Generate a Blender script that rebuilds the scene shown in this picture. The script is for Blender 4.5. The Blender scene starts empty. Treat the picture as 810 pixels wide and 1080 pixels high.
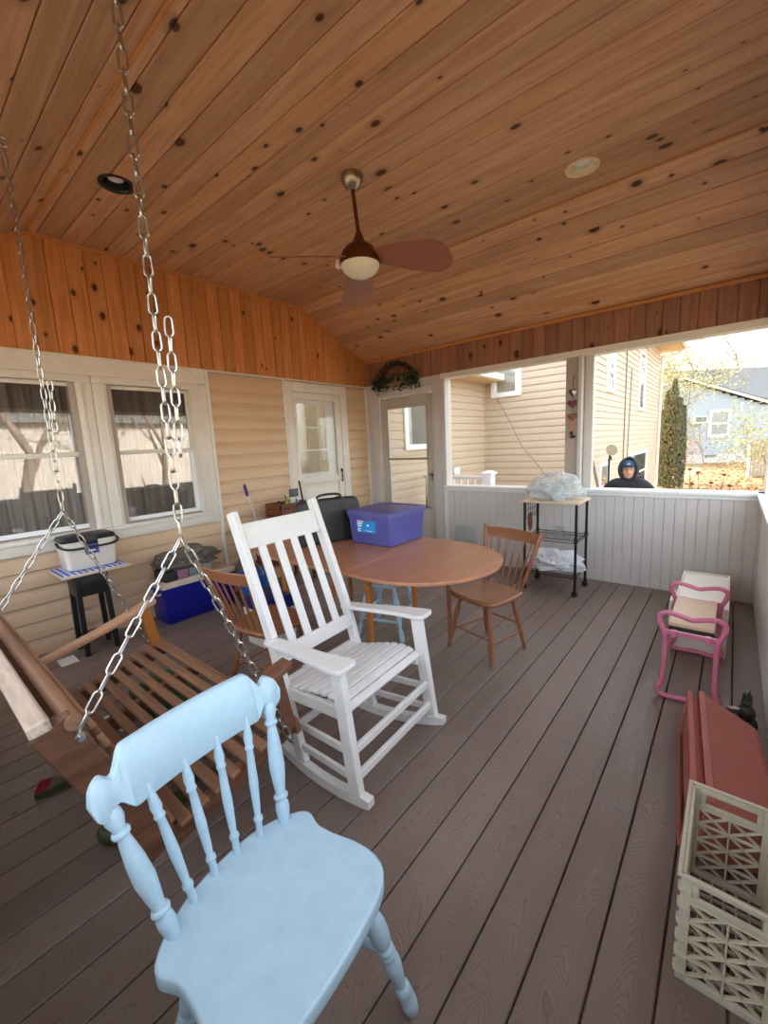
import bpy, bmesh, math, random
from mathutils import Vector, Matrix, noise
random.seed(7)
C = bpy.context.scene.collection
PI = math.pi
R = math.radians

# ------------------------------------------------------------------ materials
def srgb(r, g, b):
    f = lambda c: (c/255/12.92) if c/255 <= .04045 else ((c/255+.055)/1.055)**2.4
    return (f(r), f(g), f(b), 1)

class NT:
    def __init__(s, name):
        s.m = bpy.data.materials.new(name); s.m.use_nodes = True
        s.t = s.m.node_tree; s.n = s.t.nodes; s.l = s.t.links
        s.b = s.n['Principled BSDF']; s.out = s.n['Material Output']
        s.co = s.n.new('ShaderNodeTexCoord').outputs['Object']
    def new(s, typ, **kw):
        n = s.n.new(typ)
        for k, v in kw.items(): setattr(n, k, v)
        return n
    def link(s, a, b): s.l.new(a, b)
    def math(s, op, a, b=None, c=None):
        n = s.new('ShaderNodeMath', operation=op)
        for i, v in enumerate((a, b, c)):
            if v is None: continue
            if isinstance(v, (int, float)): n.inputs[i].default_value = v
            else: s.link(v, n.inputs[i])
        return n.outputs[0]
    def comb(s, x, y, z):
        n = s.new('ShaderNodeCombineXYZ')
        for i, v in enumerate((x, y, z)):
            if isinstance(v, (int, float)): n.inputs[i].default_value = v
            else: s.link(v, n.inputs[i])
        return n.outputs[0]
    def sep(s, v=None):
        n = s.new('ShaderNodeSeparateXYZ'); s.link(v or s.co, n.inputs[0]); return n.outputs
    def scale(s, v, sc):
        n = s.new('ShaderNodeMapping'); s.link(v, n.inputs[0]); n.inputs['Scale'].default_value = sc
        return n.outputs[0]
    def noise(s, v, scale=5, detail=4, rough=.5, dist=0):
        n = s.new('ShaderNodeTexNoise'); s.link(v, n.inputs['Vector'])
        n.inputs['Scale'].default_value = scale; n.inputs['Detail'].default_value = detail
        n.inputs['Roughness'].default_value = rough; n.inputs['Distortion'].default_value = dist
        return n.outputs['Fac']
    def ramp(s, f, stops):
        n = s.new('ShaderNodeValToRGB'); s.link(f, n.inputs[0]); e = n.color_ramp.elements
        while len(e) < len(stops): e.new(.5)
        for el, (p, c) in zip(e, stops):
            el.position = p; el.color = c if len(c) == 4 else (*c, 1)
        return n.outputs[0]
    def mix(s, f, a, b, mode='MIX'):
        n = s.new('ShaderNodeMix', data_type='RGBA', blend_type=mode)
        for i, v in ((0, f), (6, a), (7, b)):
            if isinstance(v, (int, float)): n.inputs[i].default_value = v
            elif isinstance(v, tuple): n.inputs[i].default_value = v if len(v) == 4 else (*v, 1)
            else: s.link(v, n.inputs[i])
        return n.outputs[2]
    def bump(s, h, strength=.3, dist=.01):
        n = s.new('ShaderNodeBump'); s.link(h, n.inputs['Height'])
        n.inputs['Strength'].default_value = strength; n.inputs['Distance'].default_value = dist
        s.link(n.outputs[0], s.b.inputs['Normal']); return n
    def color(s, c):
        if isinstance(c, tuple): s.b.inputs['Base Color'].default_value = c
        else: s.link(c, s.b.inputs['Base Color'])
    def rough(s, r):
        if isinstance(r, (int, float)): s.b.inputs['Roughness'].default_value = r
        else: s.link(r, s.b.inputs['Roughness'])

def k(c, f): return (min(c[0]*f, 1), min(c[1]*f, 1), min(c[2]*f, 1), 1)

def simple(name, col, rough=.5, metal=0, var=.12, vs=6, bump=0, bs=40, spec=None, alpha=None, stretch=(1, 1, 1), trans=0):
    t = NT(name)
    f = t.noise(t.scale(t.co, stretch), vs, 5, .6)
    t.color(t.ramp(f, [(.3, k(col, 1-var)), (.7, k(col, 1+var))]))
    t.rough(rough); t.b.inputs['Metallic'].default_value = metal
    if spec is not None: t.b.inputs['Specular IOR Level'].default_value = spec
    if bump: t.bump(t.noise(t.scale(t.co, stretch), bs, 4), bump, .004)
    if trans: t.b.inputs['Transmission Weight'].default_value = trans
    if alpha is not None: t.b.inputs['Alpha'].default_value = alpha
    return t.m

def plank_mat(name, along, across, pitch, off, cols, grain=1, knot=srgb(60, 28, 16), rough=.45, knots=1):
    """knotty pine boards; board number drives tone, knots and grain run along the board"""
    t = NT(name); o = t.sep()
    a, b = o['XYZ'.index(along)], o['XYZ'.index(across)]
    bb = t.math('DIVIDE', t.math('SUBTRACT', b, off), pitch)
    idx = t.math('FLOOR', bb)
    wn = t.new('ShaderNodeTexWhiteNoise', noise_dimensions='1D'); t.link(idx, wn.inputs['W'])
    r = wn.outputs['Value']
    a2 = t.math('ADD', a, t.math('MULTIPLY', r, 60))
    # knots
    kv = t.comb(t.math('MULTIPLY', a2, 4.6), t.math('MULTIPLY', b, 7.2), idx)
    vo = t.new('ShaderNodeTexVoronoi', voronoi_dimensions='2D'); t.link(kv, vo.inputs['Vector']); vo.inputs['Scale'].default_value = 1
    sc = t.sep(vo.outputs['Color'])
    size = t.math('MULTIPLY', t.math('POWER', sc[0], 5), .2*knots)
    d = vo.outputs['Distance']
    kn = t.math('MULTIPLY', t.math('SUBTRACT', t.math('ADD', size, .005), d), 22)
    kc = t.new('ShaderNodeClamp'); t.link(kn, kc.inputs[0])
    halo = t.new('ShaderNodeClamp'); t.link(t.math('MULTIPLY', t.math('SUBTRACT', t.math('MULTIPLY', size, 2.2), d), 5), halo.inputs[0])
    # grain, bent around knots
    gv = t.comb(t.math('MULTIPLY', a2, 1.3), t.math('ADD', t.math('MULTIPLY', b, 22), t.math('MULTIPLY', r, 30)), 0)
    g = t.noise(gv, 1.0, 5, .55, 1.2)
    g2 = t.noise(t.comb(t.math('MULTIPLY', a2, 3), t.math('MULTIPLY', b, 160), 0), 1.0, 3, .6)
    base = t.ramp(g, [(.25, cols[0]), (.5, cols[1]), (.8, cols[2])])
    tone = t.ramp(r, [(0, (.78, .76, .74, 1)), (.5, (1, 1, 1, 1)), (1, (1.0, .93, .86, 1))])
    c = t.mix(1.0, base, tone, 'MULTIPLY')
    c = t.mix(t.math('MULTIPLY', t.math('SUBTRACT', g2, .45), .6*grain), c, k(cols[0], .75))
    c = t.mix(t.math('MULTIPLY', halo.outputs[0], .45), c, k(cols[0], .55))
    c = t.mix(t.math('MULTIPLY', kc.outputs[0], .92), c, knot)
    t.color(c); t.rough(rough); t.b.inputs['Specular IOR Level'].default_value = .3
    t.bump(g2, .15, .002)
    return t.m

def wood(name, col, along=0, var=.25, rough=.45, scale=1.0, bump=.1, spec=.5):
    t = NT(name)
    st = [26*scale]*3; st[along] = 2*scale
    v = t.scale(t.co, tuple(st))
    g = t.noise(v, 1, 5, .6, .8)
    st2 = [120*scale]*3; st2[along] = 5*scale
    g2 = t.noise(t.scale(t.co, tuple(st2)), 1, 3)
    c = t.ramp(g, [(.25, k(col, 1-var)), (.5, col), (.75, k(col, 1+var*.8))])
    c = t.mix(t.math('MULTIPLY', g2, .35), c, k(col, .6))
    t.color(c); t.rough(rough); t.bump(g2, bump, .002)
    t.b.inputs['Specular IOR Level'].default_value = spec
    return t.m

def paint(name, col, worn, rough=.5, amt=.5, vs=9, bump=.12):
    """brushed paint with scuffs that have a shape of their own"""
    t = NT(name)
    f = t.noise(t.co, vs, 8, .7, .4)
    f2 = t.noise(t.co, vs*5, 6, .7)
    m = t.math('MULTIPLY', t.math('GREATER_THAN', t.math('ADD', t.math('MULTIPLY', f, .7), t.math('MULTIPLY', f2, .45)), .72), amt)
    c = t.ramp(f, [(.3, k(col, .93)), (.7, k(col, 1.05))])
    c = t.mix(m, c, worn)
    t.color(c); t.rough(rough); t.bump(f2, bump, .002)
    return t.m

def glass(name, tint=(.96, .965, .96, 1), refl=.5, rough=0.0):
    t = NT(name); t.n.remove(t.b)
    tr = t.new('ShaderNodeBsdfTransparent'); tr.inputs[0].default_value = tint
    gl = t.new('ShaderNodeBsdfGlossy'); gl.inputs['Roughness'].default_value = rough
    ge = t.new('ShaderNodeNewGeometry'); dp = t.new('ShaderNodeVectorMath', operation='DOT_PRODUCT')
    t.link(ge.outputs['Normal'], dp.inputs[0]); t.link(ge.outputs['Incoming'], dp.inputs[1])
    ca = t.math('SUBTRACT', 1, t.math('ABSOLUTE', dp.outputs['Value']))
    f = t.math('MINIMUM', t.math('ADD', t.math('MULTIPLY', t.math('POWER', ca, 5), .9), .04+refl), .95)
    mx = t.new('ShaderNodeMixShader'); t.link(f, mx.inputs[0]); t.link(tr.outputs[0], mx.inputs[1]); t.link(gl.outputs[0], mx.inputs[2])
    t.link(mx.outputs[0], t.out.inputs[0])
    return t.m

def film(name, col, alpha, rough=.25):
    t = NT(name)
    f = t.noise(t.co, 14, 6, .7, .6)
    t.color(t.ramp(f, [(.3, k(col, .9)), (.7, col)])); t.rough(rough)
    t.link(t.math('MULTIPLY', t.ramp(f, [(.35, (1, 1, 1, 1)), (.6, (.7, .7, .7, 1))]), alpha) if alpha < 1 else t.math('ADD', 1, 0), t.b.inputs['Alpha'])
    t.bump(t.noise(t.co, 45, 3, .6, 2), .6, .01)
    return t.m

def deck_mat():
    t = NT('composite_deck'); o = t.sep()
    b, a = o[0], o[1]; pitch = .148; off = 4.074-pitch*30
    bb = t.math('DIVIDE', t.math('SUBTRACT', b, off), pitch)
    idx = t.math('FLOOR', bb); fr = t.math('SUBTRACT', t.math('SUBTRACT', bb, idx), .5)
    wn = t.new('ShaderNodeTexWhiteNoise', noise_dimensions='1D'); t.link(idx, wn.inputs['W']); r = wn.outputs['Value']
    nz = t.noise(t.comb(t.math('ADD', t.math('MULTIPLY', a, 1.6), t.math('MULTIPLY', r, 40)), t.math('MULTIPLY', fr, .8), 0), 1.2, 2, .5)
    nz2 = t.noise(t.comb(t.math('MULTIPLY', a, 5), t.math('MULTIPLY', b, 30), 0), 1, 3, .5)
    arch = t.math('MULTIPLY', t.math('POWER', t.math('ABSOLUTE', fr), 1.7), 1.1)
    f = t.math('ADD', t.math('ADD', a, arch), t.math('ADD', t.math('MULTIPLY', nz, 1.3), t.math('MULTIPLY', nz2, .045)))
    s = t.math('SINE', t.math('MULTIPLY', f, 2*PI/.027))
    line = t.ramp(t.math('ADD', t.math('MULTIPLY', s, .5), .5), [(.0, (0, 0, 0, 1)), (.35, (1, 1, 1, 1))])
    dirt = t.noise(t.co, 2.2, 6, .65, .3)
    c1 = t.ramp(r, [(0, srgb(122, 105, 96)), (.5, srgb(131, 113, 104)), (1, srgb(140, 121, 111))])
    c = t.mix(t.math('MULTIPLY', t.ramp(dirt, [(.45, (0, 0, 0, 1)), (.75, (1, 1, 1, 1))]), .28), c1, srgb(158, 143, 132))
    c = t.mix(t.math('MULTIPLY', t.math('SUBTRACT', 1, line), .3), c, srgb(72, 60, 56))
    sp = t.new('ShaderNodeTexVoronoi'); t.link(t.co, sp.inputs['Vector']); sp.inputs['Scale'].default_value = 6
    sc = t.sep(sp.outputs['Color'])
    spot = t.math('MULTIPLY', t.math('LESS_THAN', sp.outputs['Distance'], t.math('MULTIPLY', sc[0], .05)), .7)
    c = t.mix(spot, c, srgb(48, 40, 38))
    t.color(c); t.rough(t.ramp(dirt, [(.3, (.36, .36, .36, 1)), (.7, (.5, .5, .5, 1))]))
    t.b.inputs['Specular IOR Level'].default_value = .55
    t.bump(line, .45, .0015)
    return t.m

PINE = [srgb(178, 130, 98), srgb(204, 156, 120), srgb(220, 176, 140)]
PINE2 = [srgb(186, 112, 58), srgb(208, 138, 82), srgb(226, 164, 108)]
CP = .1455
M = {}
M['ceil'] = plank_mat('knotty_pine_ceiling', 'X', 'Y', CP, -1.139, PINE)
M['gable'] = plank_mat('knotty_pine_gable', 'Z', 'Y', .128, 0, PINE2)
M['beam'] = plank_mat('knotty_pine_beam', 'Z', 'X', .128, 0, [srgb(134, 90, 70), srgb(156, 110, 88), srgb(178, 130, 106)])
M['pinetrim'] = wood('pine_moulding', srgb(205, 135, 75), 1)
M['deck'] = deck_mat()
M['siding'] = simple('warm_lit_vinyl_siding', srgb(216, 184, 150), .5, var=.04, vs=2)  # house siding with warm bounce off the pine put into its colour
M['siding_out'] = simple('cream_vinyl_siding', srgb(194, 174, 150), .55, var=.03, vs=2)
M['white'] = paint('white_trim_paint', srgb(226, 218, 206), srgb(190, 178, 162), .4, .3, 5)
M['greywhite'] = paint('warm_grey_paint', srgb(204, 198, 192), srgb(176, 166, 156), .5, .35, 4)
M['bead'] = paint('beadboard_paint', srgb(214, 209, 204), srgb(196, 188, 180), .5, .3, 4)
M['taupe'] = paint('taupe_paint', srgb(176, 162, 150), srgb(150, 138, 128), .55, .3, 4)
M['doorgrey'] = paint('storm_door_paint', srgb(188, 180, 168), srgb(166, 156, 146), .45, .3, 5)
M['vinyl'] = simple('white_vinyl', srgb(240, 240, 240), .35, var=.02)
M['glass'] = glass('window_glass', refl=.09)
M['glass_clear'] = glass('clear_glass', refl=.0)
def cloth(name, col, var, vs):
    m_ = simple(name, col, .9, var=var, vs=vs); nt_ = m_.node_tree; b_ = nt_.nodes['Principled BSDF']
    tl = nt_.nodes.new('ShaderNodeBsdfTranslucent'); tl.inputs[0].default_value = col
    mx = nt_.nodes.new('ShaderNodeMixShader'); mx.inputs[0].default_value = .45
    nt_.links.new(b_.outputs[0], mx.inputs[1]); nt_.links.new(tl.outputs[0], mx.inputs[2]); nt_.links.new(mx.outputs[0], nt_.nodes['Material Output'].inputs[0])
    return m_
M['curtain'] = cloth('sheer_curtain', srgb(158, 154, 150), .12, 3)
M['lace'] = cloth('lace_curtain', srgb(226, 220, 204), .25, 26)
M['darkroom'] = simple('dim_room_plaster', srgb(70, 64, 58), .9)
M['blue'] = paint('light_blue_paint', srgb(172, 200, 216), srgb(136, 158, 172), .5, .35, 22, .3)
M['rocker'] = paint('worn_white_paint', srgb(224, 221, 218), srgb(196, 182, 170), .5, .6, 12)
M['swing'] = wood('weathered_swing_wood', srgb(148, 108, 80), 0, .5, .6, 1, .3)
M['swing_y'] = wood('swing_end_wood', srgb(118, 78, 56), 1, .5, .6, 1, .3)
M['swing_lit'] = wood('top_lit_swing_wood', srgb(206, 184, 164), 0, .55, .6, 1.3, .4)  # paler swing wood; light on the top rail is put into the colour
M['arm'] = wood('worn_arm_wood', srgb(196, 150, 118), 1, .2, .5)
M['orangewood'] = wood('orange_stained_wood', srgb(184, 112, 46), 2, .25, .5)
M['table'] = wood('maple_table_top', srgb(184, 128, 96), 1, .22, .34, .8, .04, .4)
M['tableleg'] = wood('honey_maple', srgb(196, 122, 58), 2, .2, .4)
M['chairwood'] = wood('maple_chair_wood', srgb(150, 98, 66), 0, .22, .35)
M['chairwoodz'] = wood('maple_spindle_wood', srgb(146, 92, 60), 2, .22, .35)
M['galv'] = simple('galvanised_steel', srgb(190, 188, 184), .32, 1, .15, 30)
M['black'] = simple('black_metal', srgb(26, 26, 28), .4, .3, .2)
M['blackwood'] = simple('black_painted_wood', srgb(24, 26, 30), .42, 0, .2)
M['blackplastic'] = simple('black_plastic', srgb(34, 34, 36), .45)
M['leather'] = simple('black_leatherette', srgb(42, 42, 43), .5, 0, .1, 8, .35, 120)
M['bin'] = simple('indigo_plastic', srgb(82, 82, 150), .38, 0, .05)
M['binlid'] = simple('indigo_lid_plastic', srgb(92, 90, 146), .35, 0, .05)
M['sticker'] = simple('cyan_label', srgb(40, 150, 220), .4)
M['stickw'] = simple('white_print', srgb(240, 240, 245), .4)
M['stickp'] = simple('pink_print', srgb(226, 120, 170), .4)
M['cooler'] = simple('cobalt_plastic', srgb(18, 26, 140), .4, 0, .05)
M['coolerlid'] = simple('ivory_plastic', srgb(222, 206, 182), .45)
M['offwhite'] = simple('off_white_plastic', srgb(226, 218, 206), .4, 0, .04)
M['pink'] = simple('pink_tube_metal', srgb(218, 124, 156), .38, 0, .08)
M['pad'] = simple('pale_foam_pad', srgb(232, 204, 178), .7, 0, .05)
M['boxwhite'] = simple('cream_white_laminate', srgb(228, 224, 214), .45, 0, .04)
M['terra'] = simple('terracotta_plastic', srgb(198, 122, 110), .5, 0, .08, 5)
M['terra2'] = simple('terracotta_plastic_dark', srgb(186, 108, 94), .5, 0, .08, 5)
M['crate'] = simple('beige_crate_plastic', srgb(204, 196, 174), .5, 0, .07, 10)
M['clearbag'] = film('clear_plastic_bag', srgb(232, 236, 236), .62, .2)
M['whitebag'] = film('white_plastic_bag', srgb(235, 236, 240), 1, .35)
M['carttop'] = wood('beech_laminate', srgb(222, 198, 170), 0, .1, .5)
M['rust'] = wood('oiled_brown_wood', srgb(112, 62, 38), 0, .3, .6)
M['nickel'] = simple('brushed_nickel', srgb(170, 158, 142), .3, 1, .1)
M['bronze'] = simple('oil_rubbed_bronze', srgb(112, 66, 38), .35, .75, .15)
M['blade'] = wood('walnut_fan_blade', srgb(154, 100, 80), 0, .14, .45)
M['bladeedge'] = simple('fan_blade_veneer', srgb(170, 120, 90), .5)
M['globe'] = simple('frosted_glass', srgb(232, 226, 206), .35, 0, .02)
M['bulb'] = simple('frosted_bulb', srgb(226, 222, 214), .4, 0, .02)
M['baffle'] = simple('black_baffle', srgb(28, 28, 34), .35)
M['creamtrim'] = simple('cream_light_trim', srgb(226, 196, 150), .4)
M['leafgreen'] = simple('artificial_leaf', srgb(44, 58, 34), .6, 0, .4, 20)
M['twig'] = simple('vine_twig', srgb(62, 36, 26), .8, 0, .3, 20)
M['berry'] = simple('dusty_flower', srgb(176, 140, 116), .6, 0, .2, 30)
M['purple'] = simple('maroon_wood_heart', srgb(104, 34, 62), .5)
M['brownheart'] = simple('brown_wood_heart', srgb(128, 84, 50), .5)
M['redpink'] = simple('coral_cord', srgb(226, 120, 96), .6)
M['green'] = simple('olive_green_plastic', srgb(74, 82, 50), .5, 0, .15)
M['camo'] = simple('dark_green_fabric', srgb(70, 92, 58), .85, 0, .75, 26)
M['bristle'] = simple('crimson_bristles', srgb(186, 24, 56), .6)
M['greybag'] = simple('grey_vinyl_cover', srgb(112, 104, 94), .45, 0, .2, 8, .5, 18)
M['carton'] = simple('printed_carton', srgb(96, 98, 92), .5, 0, .5, 30)
M['ceramic'] = simple('mottled_ceramic', srgb(96, 84, 74), .4, 0, .5, 24)
M['crateWood'] = wood('dark_wooden_crate', srgb(120, 66, 40), 1, .25, .6)
M['bluebag'] = simple('bright_blue_plastic', srgb(30, 84, 160), .5)
M['navy'] = simple('navy_plastic', srgb(20, 30, 96), .45)
M['lime'] = simple('lime_label', srgb(150, 170, 60), .5)
M['blackbag'] = simple('black_foil_bag', srgb(50, 52, 58), .35)
M['broomw'] = simple('white_handle', srgb(216, 210, 206), .45)
M['broomb'] = simple('purple_blue_grip', srgb(48, 46, 110), .5)
M['frog'] = simple('mossy_metal', srgb(70, 78, 70), .45, .3, .5, 30, .5, 60)
M['vent'] = simple('pale_grey_flap', srgb(186, 190, 184), .3)
M['ground'] = None
M['bluehouse'] = simple('pale_blue_siding', srgb(158, 168, 175), .6, 0, .03)
M['shingle'] = simple('grey_shingles', srgb(116, 115, 112), .85, 0, .15, 14)
M['concrete'] = simple('painted_foundation', srgb(190, 190, 188), .8)
M['fence'] = wood('weathered_fence', srgb(172, 158, 140), 2, .15, .8)
M['bark'] = simple('grey_bark', srgb(132, 116, 100), .9, 0, .25, 14)
M['cyp'] = simple('cypress_foliage', srgb(104, 106, 78), .8, 0, .4, 9)
M['yleaf'] = simple('yellow_green_leaves', srgb(164, 162, 108), .7, 0, .35, 5)
M['oleaf'] = simple('russet_leaves', srgb(172, 132, 90), .7, 0, .35, 5)
M['hoodie'] = simple('black_hoodie_fabric', srgb(26, 27, 34), .85, 0, .15, 10, .3, 60)
M['hoodin'] = simple('hood_lining', srgb(34, 52, 64), .85)
M['skin'] = simple('skin', srgb(206, 158, 138), .55, 0, .06, 14)
M['cap'] = simple('teal_cap', srgb(30, 52, 70), .8)
M['jeans'] = simple('denim', srgb(52, 62, 84), .85)
M['lip'] = simple('lips', srgb(172, 108, 100), .5)
M['eye'] = simple('dark_eye', srgb(40, 30, 26), .3)
M['gutter'] = simple('white_gutter', srgb(232, 228, 222), .4)
M['soffit'] = simple('tan_soffit', srgb(214, 184, 146), .6)
M['winint'] = simple('grey_blind', srgb(120, 124, 120), .7)
M['dish'] = simple('satellite_dish_grey', srgb(138, 126, 98), .5)
M['trunkgrey'] = simple('driftwood', srgb(128, 112, 100), .8)
M['cable'] = simple('grey_cable', srgb(120, 108, 98), .6)
M['paper'] = simple('scrap_paper', srgb(226, 220, 214), .7)

def ground_mat():
    t = NT('leaf_litter')
    f = t.noise(t.co, .6, 6, .7, .5); f2 = t.noise(t.co, 9, 6, .75, .3)
    c = t.ramp(f2, [(.3, srgb(92, 70, 48)), (.5, srgb(160, 130, 92)), (.68, srgb(196, 168, 126))])
    g = t.ramp(f, [(.42, (0, 0, 0, 1)), (.62, (.55, .55, .55, 1))])
    t.color(t.mix(g, c, srgb(150, 146, 86))); t.rough(.9); t.bump(f2, .8, .05)
    return t.m
M['ground'] = ground_mat()

def gingham():
    t = NT('blue_gingham'); o = t.sep()
    fx = t.math('GREATER_THAN', t.math('FRACT', t.math('MULTIPLY', o[0], 26)), .5)
    fy = t.math('GREATER_THAN', t.math('FRACT', t.math('MULTIPLY', o[1], 26)), .5)
    s = t.math('MULTIPLY', t.math('ADD', fx, fy), .5)
    t.color(t.ramp(s, [(0, srgb(232, 232, 240)), (.5, srgb(118, 134, 196)), (1, srgb(36, 50, 136))])); t.rough(.8)
    t.n  # noqa
    return t.m
M['gingham'] = gingham()

# ------------------------------------------------------------------ mesh helpers
def smooth_by_angle(me, ang):
    bm = bmesh.new(); bm.from_mesh(me)
    for f in bm.faces: f.smooth = True
    for e in bm.edges:
        e.smooth = len(e.link_faces) == 2 and e.calc_face_angle(0) < ang
    bm.to_mesh(me); bm.free()

WORLD = {}
class MB:
    def __init__(s): s.v = []; s.f = []; s.mi = []; s.cur = 0; s.x = Matrix.Identity(4)
    def add(s, vs, fs):
        o = len(s.v)
        s.v += [s.x @ Vector(p) for p in vs]
        s.f += [tuple(o+i for i in f) for f in fs]; s.mi += [s.cur]*len(fs)
        return s
    def quad(s, a, b, c, d): return s.add([a, b, c, d], [(0, 1, 2, 3)])
    def box(s, x0, x1, y0, y1, z0, z1, bev=0):
        if bev <= 0:
            vs = [(x, y, z) for x in (x0, x1) for y in (y0, y1) for z in (z0, z1)]
            return s.add(vs, [(0, 1, 3, 2), (4, 6, 7, 5), (0, 4, 5, 1), (2, 3, 7, 6), (0, 2, 6, 4), (1, 5, 7, 3)])
        bev = min(bev, abs(x1-x0)*.45, abs(y1-y0)*.45, abs(z1-z0)*.45)
        bm = bmesh.new()
        vs = [bm.verts.new((x, y, z)) for x in (x0, x1) for y in (y0, y1) for z in (z0, z1)]
        for f in [(0, 1, 3, 2), (4, 6, 7, 5), (0, 4, 5, 1), (2, 3, 7, 6), (0, 2, 6, 4), (1, 5, 7, 3)]: bm.faces.new([vs[i] for i in f])
        bmesh.ops.bevel(bm, geom=bm.edges[:], offset=bev, segments=2, affect='EDGES', profile=.6)
        return s.frombm(bm)
    def frombm(s, bm):
        bm.verts.ensure_lookup_table(); bm.verts.index_update()
        s.add([tuple(v.co) for v in bm.verts], [tuple(v.index for v in f.verts) for f in bm.faces]); bm.free(); return s
    def bar(s, p0, p1, w, h, up=(0, 0, 1), bev=.003, w2=None, h2=None):
        """rectangular bar between two points; w across, h along 'up'"""
        p0, p1 = Vector(p0), Vector(p1); d = (p1-p0).normalized(); up = Vector(up)
        side = d.cross(up); side = side.normalized() if side.length > 1e-5 else Vector((1, 0, 0)); u = side.cross(d).normalized()
        w2 = w if w2 is None else w2; h2 = h if h2 is None else h2
        def ring(p, w, h, b):
            w /= 2; h /= 2; b = min(b, w*.6, h*.6)
            pts = [(-w+b, -h), (w-b, -h), (w, -h+b), (w, h-b), (w-b, h), (-w+b, h), (-w, h-b), (-w, -h+b)]
            return [p+side*a+u*c for a, c in pts]
        L = (p1-p0).length; e = min(bev, L*.3)
        rs = [ring(p0, w-2*e, h-2*e, bev*.5), ring(p0+d*e, w, h, bev), ring(p1-d*e, w2, h2, bev), ring(p1, w2-2*e, h2-2*e, bev*.5)] if bev > 0 else [ring(p0, w, h, 0.0005), ring(p1, w2, h2, .0005)]
        return s.loft(rs)
    def loft(s, rings, closed=True, cap=True):
        n = len(rings[0]); vs = [p for r in rings for p in r]; fs = []
        for i in range(len(rings)-1):
            for j in range(n if closed else n-1):
                a = i*n+j; b = i*n+(j+1) % n
                fs.append((a, b, b+n, a+n))
        if cap and closed:
            fs.append(tuple(range(n-1, -1, -1))); fs.append(tuple((len(rings)-1)*n+j for j in range(n)))
        return s.add(vs, fs)
    def tube(s, pts, r, n=8, closed=False, flat=1.0, up=None):
        pts = [Vector(p) for p in pts]; m = len(pts)
        rad = r if isinstance(r, (list, tuple)) else [r]*m
        rings = []; prev = None
        for i, p in enumerate(pts):
            if closed: d = pts[(i+1) % m]-pts[i-1]
            else: d = pts[min(i+1, m-1)]-pts[max(i-1, 0)]
            d.normalize()
            if prev is None:
                a = Vector(up) if up else (Vector((0, 0, 1)) if abs(d.z) < .9 else Vector((1, 0, 0)))
            else: a = prev
            u = (a-d*a.dot(d)).normalized(); w = d.cross(u); prev = u
            rings.append([p+(u*math.cos(2*PI*j/n)*flat+w*math.sin(2*PI*j/n))*rad[i] for j in range(n)])
        if closed:
            rings.append(rings[0]); return s.loft(rings, cap=False)
        return s.loft(rings)
    def lathe(s, p0, p1, prof, n=16):
        """prof: list of (t, r) along the axis p0->p1"""
        p0, p1 = Vector(p0), Vector(p1)
        return s.tube([p0.lerp(p1, t) for t, r in prof], [max(r, .0003) for t, r in prof], n)
    def slab(s, outline, z0, z1, bev=.006, dz=None):
        """closed outline (x,y) as a rounded slab; dz(x,y) lifts the top"""
        cx = sum(p[0] for p in outline)/len(outline); cy = sum(p[1] for p in outline)/len(outline)
        n = len(outline)
        def inset(d):
            o = []
            for i in range(n):
                a = Vector(outline[i-1]); b = Vector(outline[i]); c = Vector(outline[(i+1) % n])
                t = (c-a); nn = Vector((-t.y, t.x)); nn = nn.normalized() if nn.length > 1e-9 else Vector((0, 0))
                if nn.dot(Vector((cx, cy))-b) < 0 and False: nn = -nn
                o.append(b+nn*d*s.ori)
            return o
        area = sum(outline[i-1][0]*outline[i][1]-outline[i][0]*outline[i-1][1] for i in range(n))
        s.ori = 1 if area > 0 else -1
        g = dz or (lambda x, y: 0)
        rg = []
        for ins, z, top in ((bev, z0, 0), (bev*.3, z0+bev*.3, 0), (0, z0+bev, 0), (0, z1-bev, 1), (bev*.3, z1-bev*.3, 1), (bev, z1, 1)):
            rg.append([Vector((p.x, p.y, z+(g(p.x, p.y) if top else 0))) for p in inset(ins)])
        s.loft(rg, cap=False)
        for z, ins, flip, top in ((z0, bev, True, 0), (z1, bev, False, 1)):
            o = inset(ins); vs = []; fs = []; K = 5
            for kk in range(K):
                f = 1-kk/K
                vs += [(cx+(p.x-cx)*f, cy+(p.y-cy)*f, z+(g(cx+(p.x-cx)*f, cy+(p.y-cy)*f) if top else 0)) for p in o]
            vs.append((cx, cy, z+(g(cx, cy) if top else 0)))
            for kk in range(K-1):
                for j in range(n):
                    q = (kk*n+j, kk*n+(j+1) % n, (kk+1)*n+(j+1) % n, (kk+1)*n+j); fs.append(q[::-1] if flip else q)
            for j in range(n):
                q = ((K-1)*n+j, (K-1)*n+(j+1) % n, K*n); fs.append(q[::-1] if flip else q)
            s.add(vs, fs)
        return s
    def prism(s, poly, axis, a0, a1):
        """poly of 2D points extruded along axis ('X','Y','Z')"""
        def P(p, a):
            return {'X': (a, p[0], p[1]), 'Y': (p[0], a, p[1]), 'Z': (p[0], p[1], a)}[axis]
        n = len(poly)
        vs = [P(p, a0) for p in poly]+[P(p, a1) for p in poly]
        fs = [(i, (i+1) % n, n+(i+1) % n, n+i) for i in range(n)]+[tuple(range(n-1, -1, -1)), tuple(range(n, 2*n))]
        return s.add(vs, fs)
    def sphere(s, c, r, sc=(1, 1, 1), seg=16, rings=10):
        c = Vector(c); rg = []
        for i in range(1, rings):
            th = PI*i/rings
            rg.append([c+Vector((r*sc[0]*math.sin(th)*math.cos(2*PI*j/seg), r*sc[1]*math.sin(th)*math.sin(2*PI*j/seg), -r*sc[2]*math.cos(th))) for j in range(seg)])
        return s.loft(rg)
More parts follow.
